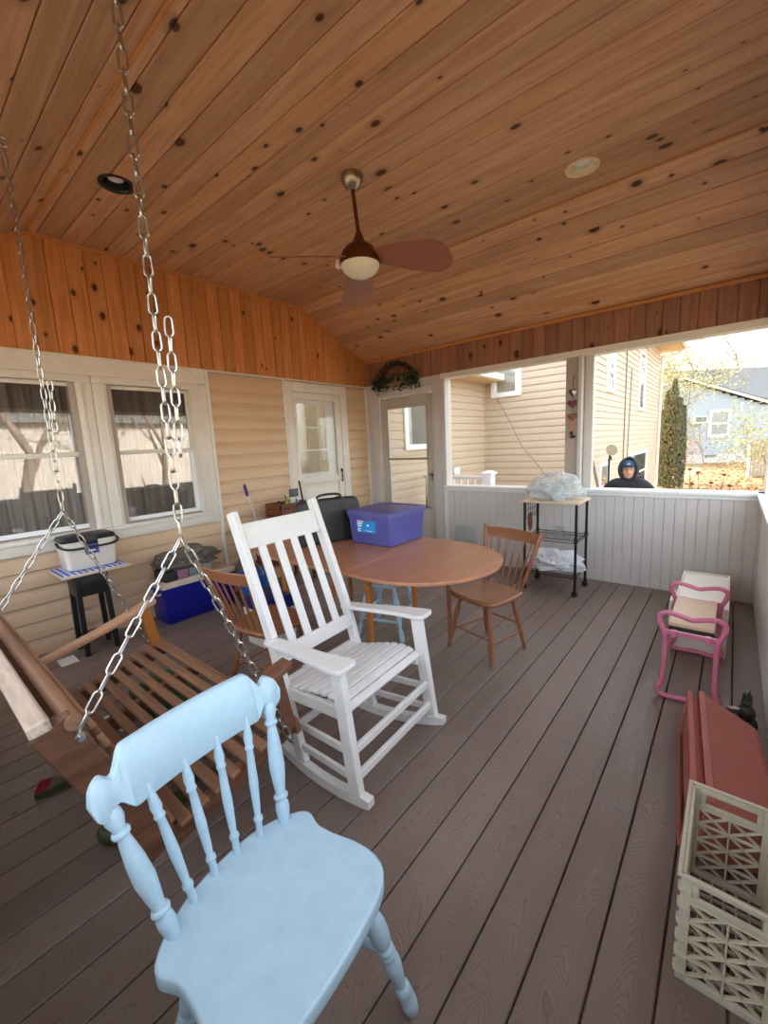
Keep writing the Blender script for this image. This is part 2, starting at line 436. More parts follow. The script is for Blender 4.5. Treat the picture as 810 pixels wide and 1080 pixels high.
    def build(s, name, mat, parent=None, ang=35, kind=None, label=None):
        me = bpy.data.meshes.new(name)
        off = WORLD.get(parent.name) if parent is not None and parent.name in WORLD else None
        vs = [tuple(v-off) for v in s.v] if off is not None else [tuple(v) for v in s.v]
        me.from_pydata(vs, [], s.f)
        mats = mat if isinstance(mat, (list, tuple)) else [mat]
        for m in mats: me.materials.append(M[m] if isinstance(m, str) else m)
        if len(mats) > 1:
            for p, i in zip(me.polygons, s.mi): p.material_index = i
        me.validate(); me.update()
        bm = bmesh.new(); bm.from_mesh(me); bmesh.ops.recalc_face_normals(bm, faces=bm.faces[:]); bm.to_mesh(me); bm.free()
        if ang: smooth_by_angle(me, R(ang))
        o = bpy.data.objects.new(name, me); C.objects.link(o)
        if parent is not None: o.parent = parent
        if kind: o['kind'] = kind
        if label: o['label'] = label
        return o

def thing(name, label, cat, loc=(0, 0, 0), rz=0, group=None, world=False):
    o = bpy.data.objects.new(name, None); C.objects.link(o); o.empty_display_size = .1
    o.location = loc; o.rotation_euler = (0, 0, rz); o['label'] = label; o['category'] = cat
    if group: o['group'] = group
    if world: WORLD[o.name] = Vector(loc)
    return o
def tag(o, label, cat, group=None, kind=None):
    o['label'] = label; o['category'] = cat
    if group: o['group'] = group
    if kind: o['kind'] = kind
    return o
def copy_tree(o, parent=None):
    c = o.copy(); C.objects.link(c); c.parent = parent
    for ch in list(o.children): copy_tree(ch, c)
    return c
def spline(pts, n=6, closed=True):
    pts = [Vector(p) for p in pts]; out = []; m = len(pts)
    for i in range(m if closed else m-1):
        p0 = pts[(i-1) % m] if closed or i > 0 else pts[i]; p1 = pts[i]; p2 = pts[(i+1) % m]
        p3 = pts[(i+2) % m] if closed or i+2 < m else p2
        for j in range(n):
            t = j/n
            out.append(.5*((2*p1)+(p2-p0)*t+(2*p0-5*p1+4*p2-p3)*t*t+(3*p1-p0-3*p2+p3)*t**3))
    if not closed: out.append(pts[-1])
    return out
def circ(cx, cy, r, n=24, a0=0, a1=2*PI, ry=None):
    ry = ry or r
    full = abs(a1-a0-2*PI) < 1e-6
    return [(cx+r*math.cos(a0+(a1-a0)*i/(n if full else n-1)), cy+ry*math.sin(a0+(a1-a0)*i/(n if full else n-1))) for i in range(n)]

# ------------------------------------------------------------------ the porch
W, D = 4.36, -4.81          # porch is x 0..W (house wall at 0), y D..0 (beadboard wall at 0)
ZC, ZB, ZT, ZF = .96, 2.343, 2.683, 3.2
Y1, Y2 = -1.139, -3.67
GZ = -.65
def struct(mb, name, mat, ang=0, parent=None):
    o = mb.build(name, mat, parent, ang=ang)
    if parent is None: o['kind'] = 'structure'
    return o
def ceil_z(y):
    if y > Y1: return ZT+(ZF-ZT)*(-y/-Y1)
    if y < Y2: return ZF-(Y2-y)/(-Y2+D)*-(ZF-ZT)*-1 if False else ZF-(ZF-ZT)*(Y2-y)/(Y2-D)
    return ZF

# floor boards
mb = MB(); x = 4.074-.148*28
while x < W+.02:
    a, b = max(x+.003, -.05), min(x+.145, W+.05)
    if b-a > .01:
        e = .003
        pr = [(a, -.024), (a, -e), (a+e, 0), (b-e, 0), (b, -e), (b, -.024)]
        mb.prism(pr, 'Y', D-.05, .06)
    x += .148
struct(mb, 'floor', 'deck')
mb = MB()
for yy in [D-.05+i*.4 for i in range(13)]: mb.box(-.05, W+.1, yy, yy+.04, -.26, -.026)
mb.box(-.05, W+.12, .06, .1, GZ, -.001); mb.box(W+.05, W+.09, D-.1, .1, GZ, -.001)
struct(mb, 'trim_1', 'trunkgrey')

# ceiling boards: V-grooved sheets, with holes for the two can lights
holes = [(1.059, -3.412, .085), (3.282, -1.468, .085)]
def grooved(mb, b0, b1, pitch, off, put, hol=None):
    """put(b, depth) -> list of profile points; emits strips"""
    i = math.floor((b0-off)/pitch); prof = []
    while off+i*pitch < b1:
        s0 = off+i*pitch
        for bb, d in ((s0-.0028, 1), (s0+.0028, 1), (s0+.0029, .3), (s0+.007, 0), (s0+pitch-.007, 0), (s0+pitch-.0029, .3)):
            if b0-1e-6 <= bb <= b1+1e-6: prof.append((bb, d))
        i += 1
    if prof[0][0] > b0+1e-5: prof.insert(0, (b0, 0))
    if prof[-1][0] < b1-1e-5: prof.append((b1, 0))
    return prof
mb = MB()
for (ya, yb) in ((Y1, 0), (Y2, Y1), (D, Y2)):
    prof = grooved(mb, ya, yb, CP, Y1, None)
    for (p, dp), (q, dq) in zip(prof, prof[1:]):
        sub = 1
        if any(abs((p+q)/2-h[1]) < h[2]+.15 for h in holes): sub = max(1, int(abs(q-p)/.006))
        for s_ in range(sub):
            a = p+(q-p)*s_/sub; b = p+(q-p)*(s_+1)/sub
            da = dp+(dq-dp)*s_/sub; db = dp+(dq-dp)*(s_+1)/sub
            segs = [(-.02, W+.02)]
            for hx, hy, hr in holes:
                m_ = (a+b)/2-hy
                if abs(m_) < hr:
                    w_ = math.sqrt(hr*hr-m_*m_)
                    segs = [(segs[0][0], hx-w_), (hx+w_, segs[-1][1])]
            for x0, x1 in segs:
                za, zb = ceil_z(a)+.012*da, ceil_z(b)+.012*db
                mb.quad((x0, a, za), (x1, a, za), (x1, b, zb), (x0, b, zb))
struct(mb, 'ceiling', 'ceil')
# unseen roof deck, added to stop sky light leaking in
mb = MB()
for (ya, yb) in ((D-.35, Y2), (Y2, Y1), (Y1, .35)):
    f = lambda y: (ZF+.22 if Y2 <= y <= Y1 else ZF+.22-(ZF-ZT)/(-Y1)*((y-Y1) if y > Y1 else (Y2-y)))
    mb.prism([(ya, f(ya)-.03), (yb, f(yb)-.03), (yb, f(yb)+.05), (ya, f(ya)+.05)], 'X', -.3, W+.4)
struct(mb, 'trim_2', 'shingle')

# gables: vertical grooved boards over the house wall and over the open right side
def gable(name, xx, sgn, zlow, mat):
    mb = MB(); prof = grooved(mb, D, 0, .128, 0, None)
    cuts = sorted(set([p[0] for p in prof]+[Y1, Y2])); dd = dict((round(p, 6), d) for p, d in prof)
    for a, b in zip(cuts, cuts[1:]):
        da, db = dd.get(round(a, 6), 0), dd.get(round(b, 6), 0)
        xa, xb = xx-sgn*.010*da, xx-sgn*.010*db
        mb.quad((xa, a, zlow), (xb, b, zlow), (xb, b, ceil_z(b)+.01), (xa, a, ceil_z(a)+.01))
    struct(mb, name, mat)
gable('wall_left_gable', .012, 1, ZB, 'gable')
gable('wall_right_gable', W-.012, -1, ZB, 'beam')
# moulding along gable top and beam top
mb = MB(); pts = [(D, ZT), (Y2, ZF), (Y1, ZF), (0, ZT)]
for (a, za), (b, zb) in zip(pts, pts[1:]):
    mb.bar((.022, a, za-.012), (.022, b, zb-.012), .02, .026, bev=.004)
struct(mb, 'trim_3', 'pinetrim', 30)
mb = MB(); mb.bar((0, -.016, ZT-.018), (W, -.016, ZT-.018), .03, .03, bev=.006)
struct(mb, 'trim_4', 'pinetrim', 30)
mb = MB(); mb.bar((0, Y1, ZF-.004), (W, Y1, ZF-.004), .018, .012, bev=.003); mb.bar((0, Y2, ZF-.004), (W, Y2, ZF-.004), .018, .012, bev=.003)
struct(mb, 'trim_5', 'pinetrim', 30)

# far beam (wall_back) boards
mb = MB(); prof = grooved(mb, 0, W, .128, 0, None)
for (p, dp), (q, dq) in zip(prof, prof[1:]):
    mb.quad((p, -.006+.010*dp, ZB), (q, -.006+.010*dq, ZB), (q, -.006+.010*dq, ZT+.01), (p, -.006+.010*dp, ZT+.01))
struct(mb, 'wall_back_beam', 'beam')
mb = MB(); mb.box(-.05, W+.15, .006, .15, 2.29, ZT+.2); struct(mb, 'trim_6', 'white')
mb = MB(); mb.box(1.28, W+.02, -.02, .006, 2.285, ZB, .004); mb.box(1.28, W+.02, -.026, .0, ZB-.012, ZB+.004, .003)
struct(mb, 'trim_7', 'white')
# left wall: sheathing with openings, siding panels
def siding(mb, u0, u1, z0, z1, put, h=.135, phase=0.0, depth=.016):
    """dutch-lap courses; put(u, out, z)"""
    z = z0-(phase % h)
    while z < z1-1e-4:
        pr = [(0, depth*.9), (.02, depth), (.40, depth*.86), (.60, depth*.66), (.76, depth*.38), (.86, depth*.12), (.92, depth*.0), (1, 0)]
        pts = [(max(min(z+t*h, z1), z0), d) for t, d in pr]
        for (za, da), (zb, db) in zip(pts, pts[1:]):
            if zb-za > 1e-6: mb.quad(put(u0, da, za), put(u1, da, za), put(u1, db, zb), put(u0, db, zb))
        if z > z0: mb.quad(put(u0, .001, z), put(u1, .001, z), put(u1, depth*.86, z), put(u0, depth*.86, z))
        z += h
PA = lambda y, o, z: (o, y, z)
mb = MB()
siding(mb, D, -2.40, 0, .80, PA, depth=.022); siding(mb, D, -5+.6, .80, ZB, PA, phase=.80 % .135)
siding(mb, -2.40, -1.45, 0, 2.31, PA, depth=.030); siding(mb, -.44, -.024, 0, 2.31, PA, depth=.028)
struct(mb, 'wall_left', 'siding')
mb = MB()   # wall body behind the siding
mb.box(-.12, -.001, D-.1, -4.25, -.02, 3.4); mb.box(-.12, -.001, -4.25, -2.57, -.02, .93); mb.box(-.12, -.001, -4.25, -2.57, 2.14, 3.4)
mb.box(-.12, -.001, -3.56, -3.26, .93, 2.14); mb.box(-.12, -.001, -2.57, -1.36, -.02, 3.4); mb.box(-.12, -.001, -1.36, -.5, 2.21, 3.4); mb.box(-.12, -.001, -.5, .15, -.02, 3.4)
mb.box(-.12, -.001, -4.45, -4.25, .9, 2.2)
struct(mb, 'wall_left_core', 'taupe')
mb = MB()
mb.box(.0, .03, D, -.0, 2.325, ZB, .004)                   # header over everything
mb.box(.0, .022, D, -2.40, 2.19, 2.33, .004)
mb.box(0, .036, -.030, .0, 0, 2.33)                       # corner post
mb.box(0, .036, -2.415, -2.385, 0, 2.33, .003)                    # J-channels
mb.box(0, .031, -1.475, -1.45, 0, 2.33, .003); mb.box(0, .031, -.442, -.42, 0, 2.33, .003)
struct(mb, 'trim_8', 'white')

def hung_window(name, y0, y1, z0, z1, zm):
    """double-hung unit in the left wall"""
    fr = MB()
    # casing
    fr.box(0, .032, y0-.085, y0, z0-.012, z1, .005); fr.box(0, .032, y1, y1+.085, z0-.012, z1, .005)
    fr.box(0, .034, y0-.085, y1+.085, z1, z1+.058, .005)
    fr.box(.0, .042, y0-.02, y0-.002, z0, z1+.002, .004); fr.box(0, .042, y1+.002, y1+.02, z0, z1+.002, .004); fr.box(0, .043, y0-.02, y1+.02, z1+.003, z1+.02, .004)
    fr.box(-.10, .0, y0-.012, y0, z0, z1); fr.box(-.10, .0, y1, y1+.012, z0, z1)
    root = struct(fr, name, 'white', 30)
    s = MB(); s.box(-.03, .052, y0-.087, y1+.087, z0-.045, z0-.013, .006); s.box(0, .028, y0-.086, y1+.086, z0-.13, z0-.046, .005)
    s.build('window_sill', 'white', root, 30)
    for nm, za, zb, xx, fw in (('upper_sash', zm-.018, z1, -.028, .03), ('lower_sash', z0, zm+.012, -.045, .038)):
        m = MB(); w = fw
        m.box(xx-.022, xx+.006, y0, y0+w, za, zb, .003); m.box(xx-.022, xx+.006, y1-w, y1, za, zb, .003)
        m.box(xx-.022, xx+.006, y0+w, y1-w, zb-w, zb, .003); m.box(xx-.022, xx+.006, y0+w, y1-w, za, za+w, .003)
        so = m.build(nm, 'white' if nm[0] == 'u' else 'vinyl', root, 30)
        g = MB(); g.box(xx-.010, xx-.006, y0+w, y1-w, za+w, zb-w); g.build('pane', 'glass', so, 0)
    c = MB()      # pleated curtain + valance behind the glass
    n = 90; 
    for (za, zb, xx, am, fr_) in ((z0-.1, z1+.05, -.185, .022, 11), (z1-.26, z1+.08, -.13, .026, 8)):
        rows = []
        for i in range(n+1):
            y = y0-.05+(y1-y0+.1)*i/n
            rows.append((xx+am*math.sin(i/n*fr_*2*PI+math.sin(i*.31)*.9)+.01*math.sin(i*1.3), y))
        for (xa, ya), (xb, yb) in zip(rows, rows[1:]): c.quad((xa, ya, za), (xb, yb, za), (xb, yb, zb), (xa, ya, zb))
    c.build('curtain', 'curtain', root, 60)
    return root
hung_window('window_1', -4.25, -3.50, .935, 2.13, 1.56)
hung_window('window_2', -3.325, -2.585, .935, 2.13, 1.56)
mb = MB(); mb.box(0, .020, -3.52, -3.30, .80, 2.185, .003); mb.box(0, .020, -2.505, -2.40, .8, 2.185, .003); mb.box(0, .020, D, -4.33, .8, 2.185, .003)
struct(mb, 'trim_9', 'white', 30)
# dim room behind
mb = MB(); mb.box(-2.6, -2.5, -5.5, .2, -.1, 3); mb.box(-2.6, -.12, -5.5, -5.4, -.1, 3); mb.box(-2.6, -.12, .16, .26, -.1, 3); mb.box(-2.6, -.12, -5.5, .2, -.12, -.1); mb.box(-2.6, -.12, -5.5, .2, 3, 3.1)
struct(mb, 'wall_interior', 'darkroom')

# house door with storm door (wall left)
mb = MB()
mb.box(0, .035, -1.45, -1.345, 0, 2.31, .005); mb.box(0, .035, -.545, -.44, 0, 2.31, .005); mb.box(0, .035, -1.345, -.545, 2.20, 2.31, .005)
mb.box(-.08, 0, -1.36, -1.345, 0, 2.2); mb.box(-.08, 0, -.545, -.5, 0, 2.2)
dr = struct(mb, 'door_1', 'white', 30)
m = MB()
m.box(.0, .03, -1.34, -1.30, .02, 2.195, .004); m.box(.0, .03, -.65, -.55, .02, 2.195, .004); m.box(0, .03, -1.30, -.65, 2.11, 2.195, .004)
m.box(0, .034, -1.30, -.65, 1.06, 1.145, .012); m.box(0, .03, -1.30, -.65, .02, .2, .004)
sd = m.build('storm_door', 'white', dr, 30)
m = MB(); m.box(.008, .012, -1.30, -.65, 1.14, 2.11); m.build('storm_pane', 'glass_clear', sd, 0)
m = MB(); m.box(.006, .014, -1.30, -.65, .2, 1.06); m.box(.004, .02, -1.25, -.7, .25, 1.0, .006); m.build('storm_panel', 'white', sd, 30)
m = MB()
m.box(-.045, -.008, -1.345, -1.275, 0, 2.2); m.box(-.045, -.008, -.79, -.545, 0, 2.2); m.box(-.045, -.008, -1.275, -.79, 0, 1.2); m.box(-.045, -.008, -1.275, -.79, 2.07, 2.2)
for zz in (1.49, 1.775): m.box(-.036, -.006, -1.275, -.79, zz-.013, zz+.013, .003)
m.box(-.016, -.002, -1.288, -1.266, 1.185, 2.08); m.box(-.016, -.002, -.80, -.775, 1.185, 2.08)
ind = m.build('inner_door', 'vinyl', dr, 0)
m = MB(); m.box(-.030, -.026, -1.275, -.79, 1.2, 2.07); m.build('door_pane', 'glass_clear', ind, 0)
m = MB(); n = 80
for i in range(n):
    f = lambda i: (-.062+.012*math.sin(i/n*12*2*PI), -1.29+.52*i/n)
    (xa, ya), (xb, yb) = f(i), f(i+1); m.quad((xa, ya, 1.15), (xb, yb, 1.15), (xb, yb, 2.1), (xa, ya, 2.1))
m.build('lace_curtain', 'lace', ind, 60)
m = MB(); m.bar((.05, -.60, 1.08), (.05, -.60, 1.20), .012, .018); m.box(.03, .055, -.612, -.588, 1.185, 1.225, .004); m.box(.03, .055, -.612, -.588, 1.055, 1.075, .004)
m.build('door_handle', 'black', sd, 30)

# ---- far wall (y=0): storm door, opening, half wall
mb = MB()
mb.box(0, .145, .0, .12, 0, 2.345); mb.box(1.20, 1.285, 0, .12, 0, 2.345)
mb.box(.145, 1.2, 0, .12, 2.22, 2.345)
struct(mb, 'wall_back', 'greywhite')
mb = MB()
mb.box(.135, .27, -.022, .0, 0, 2.235, .005); mb.box(1.155, 1.275, -.022, 0, 0, 2.235, .005); mb.box(.27, 1.155, -.022, 0, 2.15, 2.235, .005)
mb.box(1.268, 1.345, -.03, .125, ZC-.03, 2.29, .004)
struct(mb, 'trim_10', 'greywhite', 30)
mb = MB(); a, b = .272, 1.153
mb.box(a, .405, .0, .035, .01, 2.148, .004); mb.box(1.05, b, .0, .035, .01, 2.148, .004)
mb.box(.405, 1.05, 0, .035, 2.0, 2.148, .004); mb.box(.405, 1.05, 0, .035, .01, .68, .004)
for (xa, xb, za, zb) in ((.395, .415, .68, 2.01), (1.04, 1.06, .68, 2.01), (.395, 1.06, 1.99, 2.012), (.395, 1.06, .67, .692)): mb.box(xa, xb, -.012, .0, za, zb, .004)
dr = struct(mb, 'door_2', 'doorgrey', 30)
m = MB(); m.box(.405, 1.05, .012, .016, .68, 2.0); m.build('door_pane', 'glass_clear', dr, 0)
m = MB(); m.box(.39, 1.06, -.022, .005, 1.295, 1.325, .004); m.build('cross_bar', 'nickel', dr, 30)
m = MB(); m.lathe((1.03, -.03, .66), (1.03, -.03, 1.09), [(0, .008), (.02, .013), (.6, .013), (.62, .008), (1, .008)], 10); m.bar((1.10, -.02, .655), (.98, -.02, .655), .014, .014)
m.build('door_closer', 'nickel', dr, 30)
m = MB(); m.lathe((1.11, 0, 1.1), (1.11, -.05, 1.1), [(0, .02), (.3, .012), (.55, .02), (1, .016)], 12); m.box(1.095, 1.125, -.008, 0, 1.02, 1.16, .004)
m.build('door_handle', 'nickel', dr, 30)

# beadboard half wall with cap
def beadwall(name, put, u0, u1, z0, z1, pitch=.083):
    mb = MB(); u = u0; prof = []
    while u < u1-1e-4:
        for t, d in ((0, 0), (.004, 1), (.008, 0), (.011, -.6), (.016, -.6), (.019, 0)): 
            if u+t < u1: prof.append((u+t, d))
        u += pitch
    prof.append((u1, 0))
    for (p, dp), (q, dq) in zip(prof, prof[1:]):
        mb.quad(put(p, dp*.005, z0), put(q, dq*.005, z0), put(q, dq*.005, z1), put(p, dp*.005, z1))
    return struct(mb, name, 'bead')
beadwall('wall_back_lower', lambda u, d, z: (u, d, z), 1.345, W, 0, .915)
mb = MB(); mb.box(1.27, W+.1, .008, .12, -.2, .93); struct(mb, 'wall_back_core', 'vinyl')
mb = MB(); mb.box(1.30, W+.02, -.045, .14, .93, .962, .008); mb.box(1.33, W, -.018, .0, .895, .93, .005)
struct(mb, 'trim_11', 'vinyl', 30)
# post between the two openings
mb = MB(); mb.box(2.775, 2.90, -.005, .13, .962, 2.29); struct(mb, 'trim_12', 'taupe')
mb = MB(); mb.box(2.90, 2.935, -.03, .13, .962, 2.29, .004); mb.box(2.94, 3.02, .06, .15, .962, 2.29, .003)
for zz in [1.0+.06*i for i in range(21)]: mb.box(2.936, 2.942, .02, .028, zz, zz+.012)
struct(mb, 'trim_13', 'greywhite', 30)
# wall right (x=W)
beadwall('wall_right', lambda u, d, z: (W-d, u, z), D, 0, 0, .915)
mb = MB(); mb.box(W+.008, W+.12, D, .12, -.2, .93); struct(mb, 'wall_right_core', 'vinyl')
mb = MB(); mb.box(W-.045, W+.14, D, .1, .93, .962, .008); mb.box(W-.018, W, D, 0, .895, .93, .005)
struct(mb, 'trim_14', 'vinyl', 30)
mb = MB(); mb.box(W, W+.12, -.11, .12, .962, 2.29, .004); mb.box(W, W+.12, -2.45, -2.33, .962, 2.29, .004); mb.box(W, W+.12, D-.1, D+.12, .962, 2.29, .004)
struct(mb, 'trim_15', 'vinyl', 30)
mb = MB(); mb.box(W-.008, W+.12, D, .12, 2.29, ZB, .003); mb.box(W, W+.12, D, .12, ZB, 3.25); struct(mb, 'trim_16', 'white')
# near side behind the camera
beadwall('wall_near', lambda u, d, z: (u, D-d, z), 0, W, 0, .915)
mb = MB(); mb.box(0, W, D-.12, D-.008, -.2, .93); mb.box(0, W+.1, D-.14, D+.03, .93, .962, .008); mb.box(0, W+.1, D-.12, D-.002, 2.29, ZT+.15); mb.box(0, .12, D-.12, D, .96, 2.3); mb.box(2.3, 2.42, D-.12, D, .96, 2.3)
struct(mb, 'trim_17', 'vinyl')

# pet flap in the beadboard
t = thing('pet_door', 'small pale pet flap set in the white beadboard wall', 'pet door', (1.575, 0, .18), 0, world=True)
m = MB()
for (xa, xb, za, zb) in ((1.40, 1.43, .18, .48), (1.72, 1.75, .18, .48), (1.43, 1.72, .45, .48), (1.43, 1.72, .18, .21)): m.box(xa, xb, -.028, -.001, za, zb, .005)
m.build('frame', 'bead', t, 30)
m = MB(); m.box(1.435, 1.715, -.016, -.01, .212, .448, .002); m.build('flap', 'vent', t, 30)

# ---- recessed lights
for (hx, hy, hr), tm, bm_, lab in ((holes[0], 'baffle', 'baffle', 'black-rimmed recessed ceiling light near the swing chains'), (holes[1], 'creamtrim', 'globe', 'cream-rimmed recessed ceiling light, right of the fan')):
    t = thing('recessed_light', lab, 'ceiling light', (hx, hy, ZF), 0, world=True)
    m = MB(); rings = []
    for r_, z_ in ((hr+.018, ZF+.0005), (hr+.018, ZF-.004), (hr+.01, ZF-.007), (hr-.004, ZF-.004), (hr-.010, ZF+.004)):
        rings.append([Vector((hx+r_*math.cos(2*PI*j/32), hy+r_*math.sin(2*PI*j/32), z_)) for j in range(32)])
    m.loft(rings, cap=False); m.build('trim_ring', tm, t, 30)
    m = MB(); rings = []
    for r_, z_ in ((hr-.010, ZF+.003), (hr-.014, ZF+.03), (hr-.018, ZF+.07), (hr-.02, ZF+.12)):
        rings.append([Vector((hx+r_*math.cos(2*PI*j/32), hy+r_*math.sin(2*PI*j/32), z_)) for j in range(32)])
    m.loft(rings, cap=False); m.tube([(hx, hy, ZF+.115), (hx, hy, ZF+.12)], hr-.015, 24); m.build('baffle', bm_, t, 30)
    m = MB(); m.lathe((hx, hy, ZF+.11), (hx, hy, ZF+.025), [(0, .03), (.3, .045), (.7, .056), (.9, .05), (1, .03)], 24); m.build('bulb', 'bulb', t, 60)

# ---- ceiling fan
FX, FY = 2.2, -2.44
t = thing('ceiling_fan', 'bronze three-blade ceiling fan with frosted globe', 'ceiling fan', (FX, FY, ZF), 0, world=True)
m = MB(); m.lathe((FX-.03, FY, ZF+.0), (FX-.03, FY, ZF-.085), [(0, .072), (.25, .072), (.45, .064), (.75, .05), (.9, .03), (1, .022)], 28); m.build('canopy', 'nickel', t, 40)
m = MB(); m.lathe((FX-.03, FY, ZF-.08), (FX, FY, 2.845), [(0, .013), (1, .013)], 14); m.build('downrod', 'bronze', t, 40)
m = MB(); m.lathe((FX, FY, 2.87), (FX, FY, 2.665), [(0, .016), (.12, .024), (.24, .034), (.34, .045), (.40, .062), (.48, .088), (.6, .112), (.75, .126), (.9, .132), (1, .132)], 32)
m.build('motor_housing', 'bronze', t, 40)
m = MB(); m.lathe((FX, FY, 2.67), (FX, FY, 2.585), [(0, .126), (.2, .124), (.45, .112), (.7, .088), (.88, .056), (1, .01)], 32); m.build('light_globe', 'globe', t, 60)
m = MB(); m.lathe((FX-.10, FY-.10, 2.70), (FX-.10, FY-.10, 2.645), [(0, .012), (.5, .018), (.8, .02), (1, .012)], 12); m.build('sensor_cap', 'offwhite', t, 40)
for ang in (23, 137, 251):
    m = MB(); n = 26
    cs = []
    for i in range(n):
        s_ = i/(n-1); r_ = .09+s_*.51
        wid = .06+.085*math.sin(min(s_*1.25, 1)*PI/2) if s_ < .75 else (.145)*math.sqrt(max(0, 1-((s_-.75)/.25)**2)) + .001
        cs.append((r_, -wid*.95, wid*.75+ .01*math.sin(s_*3)))
    top = []; A = R(ang); pitch = R(-21)
    rings = []
    for r_, w0, w1 in cs:
        z_ = 2.72-.11*(r_/.60)
        rr = []
        for w_, dz in ((w0, -.003), (w0*.5, -.0045), (0, -.005), (w1*.5, -.0045), (w1, -.003), (w1, .003), (0, .005), (w0, .003)):
            lx, ly, lz = r_, w_*math.cos(pitch), dz+w_*math.sin(pitch)
            rr.append(Vector((FX+lx*math.cos(A)-ly*math.sin(A), FY+lx*math.sin(A)+ly*math.cos(A), z_+lz)))
        rings.append(rr)
    m.loft(rings); b_ = m.build('blade', 'blade', t, 30)

# ------------------------------------------------------------------ foreground blue chair
SP = [(0, .7), (.03, .85), (.10, 1.0), (.13, .9), (.15, 1.25), (.17, 1.25), (.19, .95), (.28, 1.3), (.45, 1.25), (.62, 1.0), (.74, .85), (.76, 1.15), (.78, 1.15), (.80, .85), (.88, 1.1), (.95, .9), (1, .65)]
def turned(mb, p0, p1, r, n=16, flip=False, legp=False):
    pr = [(0, .75), (.05, .95), (.11, 1.12), (.16, 1.05), (.178, .78), (.188, .78), (.198, 1.12), (.212, 1.2), (.226, 1.12), (.236, .8), (.246, .8), (.33, 1.02), (.45, 1.28), (.6, 1.15), (.72, .86), (.77, .72), (.782, .74), (.79, 1.02), (.805, 1.1), (.82, 1.02), (.828, .78), (.84, .76), (.9, 1.12), (.95, 1.06), (1, .6)]
    if legp: pr = [(0, .85), (.08, .85), (.13, 1.08), (.17, 1.12), (.185, .84), (.195, .84), (.215, 1.12), (.28, 1.34), (.35, 1.34), (.41, 1.12), (.43, .85), (.44, .85), (.448, 1.04), (.462, 1.1), (.476, 1.0), (.482, .98), (.49, 1.08), (.505, 1.12), (.518, 1.02), (.524, 1.0), (.56, 1.2), (.63, 1.14), (.70, .86), (.745, .68), (.765, .68), (.775, .98), (.80, 1.06), (.83, 1.08), (.838, 1.0), (.85, 1.1), (.866, 1.12), (.874, 1.02), (.886, 1.12), (.93, 1.12), (.975, .95), (1, .5)]
    if flip: pr = [(1-t, q) for t, q in reversed(pr)]
    return mb.lathe(p0, p1, [(t, q*r) for t, q in pr], n)
def blue_chair(label, loc, rz):
    t = thing('spindle_chair', label, 'chair', loc, rz)
    hs = [(-.228, .09), (-.205, .155), (-.180, .195), (-.155, .220), (-.130, .226), (-.108, .218), (-.080, .210), (-.03, .213), (.034, .224), (.10, .222), (.145, .198), (.170, .145), (.178, .07)]
    ol = spline([(-.236, 0)]+hs+[(.180, 0)]+[(a, -b) for a, b in reversed(hs)], 4)
    m = MB(); m.slab(ol, .408, .45, .006, lambda x, y: -.010*math.exp(-((x/.13)**2+(y/.16)**2)))
    m.build('seat', 'blue', t, 50)
    # crest
    m = MB(); n = 72; rings = []
    for i in range(n+1):
        u = -1+2*i/n; y = u*.252; au = abs(u)
        x = -.275+.03*u*u-.0
        if au > .80:      # rounded ears
            q = (au-.86)/.14; cz = .795; hh = .044*math.sqrt(max(0, 1-q**2))+.002
            z0, z1 = cz-hh*1.0, cz+hh
            if au < .87:
                f = (.87-au)/.07; z0 = z0*(1-f)+.772*f; z1 = z1*(1-f)+.824*f
        else:
            tt = min(1, max(0, (.80-au)/.15)); tt = tt*tt*(3-2*tt)
            z0 = .772-.034*tt; z1 = .824+.048*tt
        th = .013
        lean = .28
        def P(xx, z): return Vector((xx-(z-.75)*lean, y, z))
        e = .004
        rings.append([P(x-th, z0+e), P(x-th+e, z0), P(x+th-e, z0), P(x+th, z0+e), P(x+th, z1-e), P(x+th-e, z1), P(x-th+e, z1), P(x-th, z1-e)])
    m.loft(rings); m.build('crest_rail', 'blue', t, 62)
    for u, r_ in ((-.165, .0175), (.165, .0175)):
        m = MB(); turned(m, (-.175, u, .445), (-.262, u*1.32, .775), r_, 18); m.build('back_post', 'blue', t, 50)
    for u in (-.099, -.033, .033, .099):
        m = MB(); xb = -.215+.03*(abs(u)/.1)**2*.5
        m.lathe((xb, u, .445), (-.272+.03*(u*1.35/.25)**2, u*1.38, .765), [(0, .0085), (.05, .0095), (.12, .009), (.14, .0125), (.165, .0125), (.18, .008), (.25, .010), (.45, .0125), (.62, .0105), (.72, .009), (.735, .0125), (.75, .0125), (.765, .010), (.82, .013), (.9, .010), (1, .007)], 14)
        m.build('spindle', 'blue', t, 50)
    legs = {}
    for nm, (tx, ty, bx, by) in dict(a=(.105, .15, .195, .228), b=(.105, -.15, .195, -.228), c=(-.12, .13, -.24, .2), d=(-.12, -.13, -.24, -.2)).items():
        m = MB(); turned(m, (tx, ty, .412), (bx, by, .002), .0195, 20, legp=True); m.build('leg', 'blue', t, 50); legs[nm] = (Vector((tx, ty, .42)), Vector((bx, by, .0)))
    L = lambda q, z: legs[q][0].lerp(legs[q][1], 1-z/.42)
    for p, q in ((L('a', .20), L('c', .16)), (L('b', .20), L('d', .16))):
        m = MB(); m.lathe(p, q, [(0, .008), (.3, .012), (.5, .016), (.7, .012), (1, .008)], 12); m.build('stretcher', 'blue', t, 50)
    m = MB(); m.lathe(L('a', .20).lerp(L('c', .16), .45), L('b', .20).lerp(L('d', .16), .45), [(0, .008), (.3, .011), (.42, .012), (.46, .017), (.54, .017), (.58, .012), (1, .008)], 12); m.build('stretcher', 'blue', t, 50)
    return t
bc = blue_chair('light blue painted spindle chair in the foreground, beside the porch swing', (3.405, -4.19, 0), R(6))
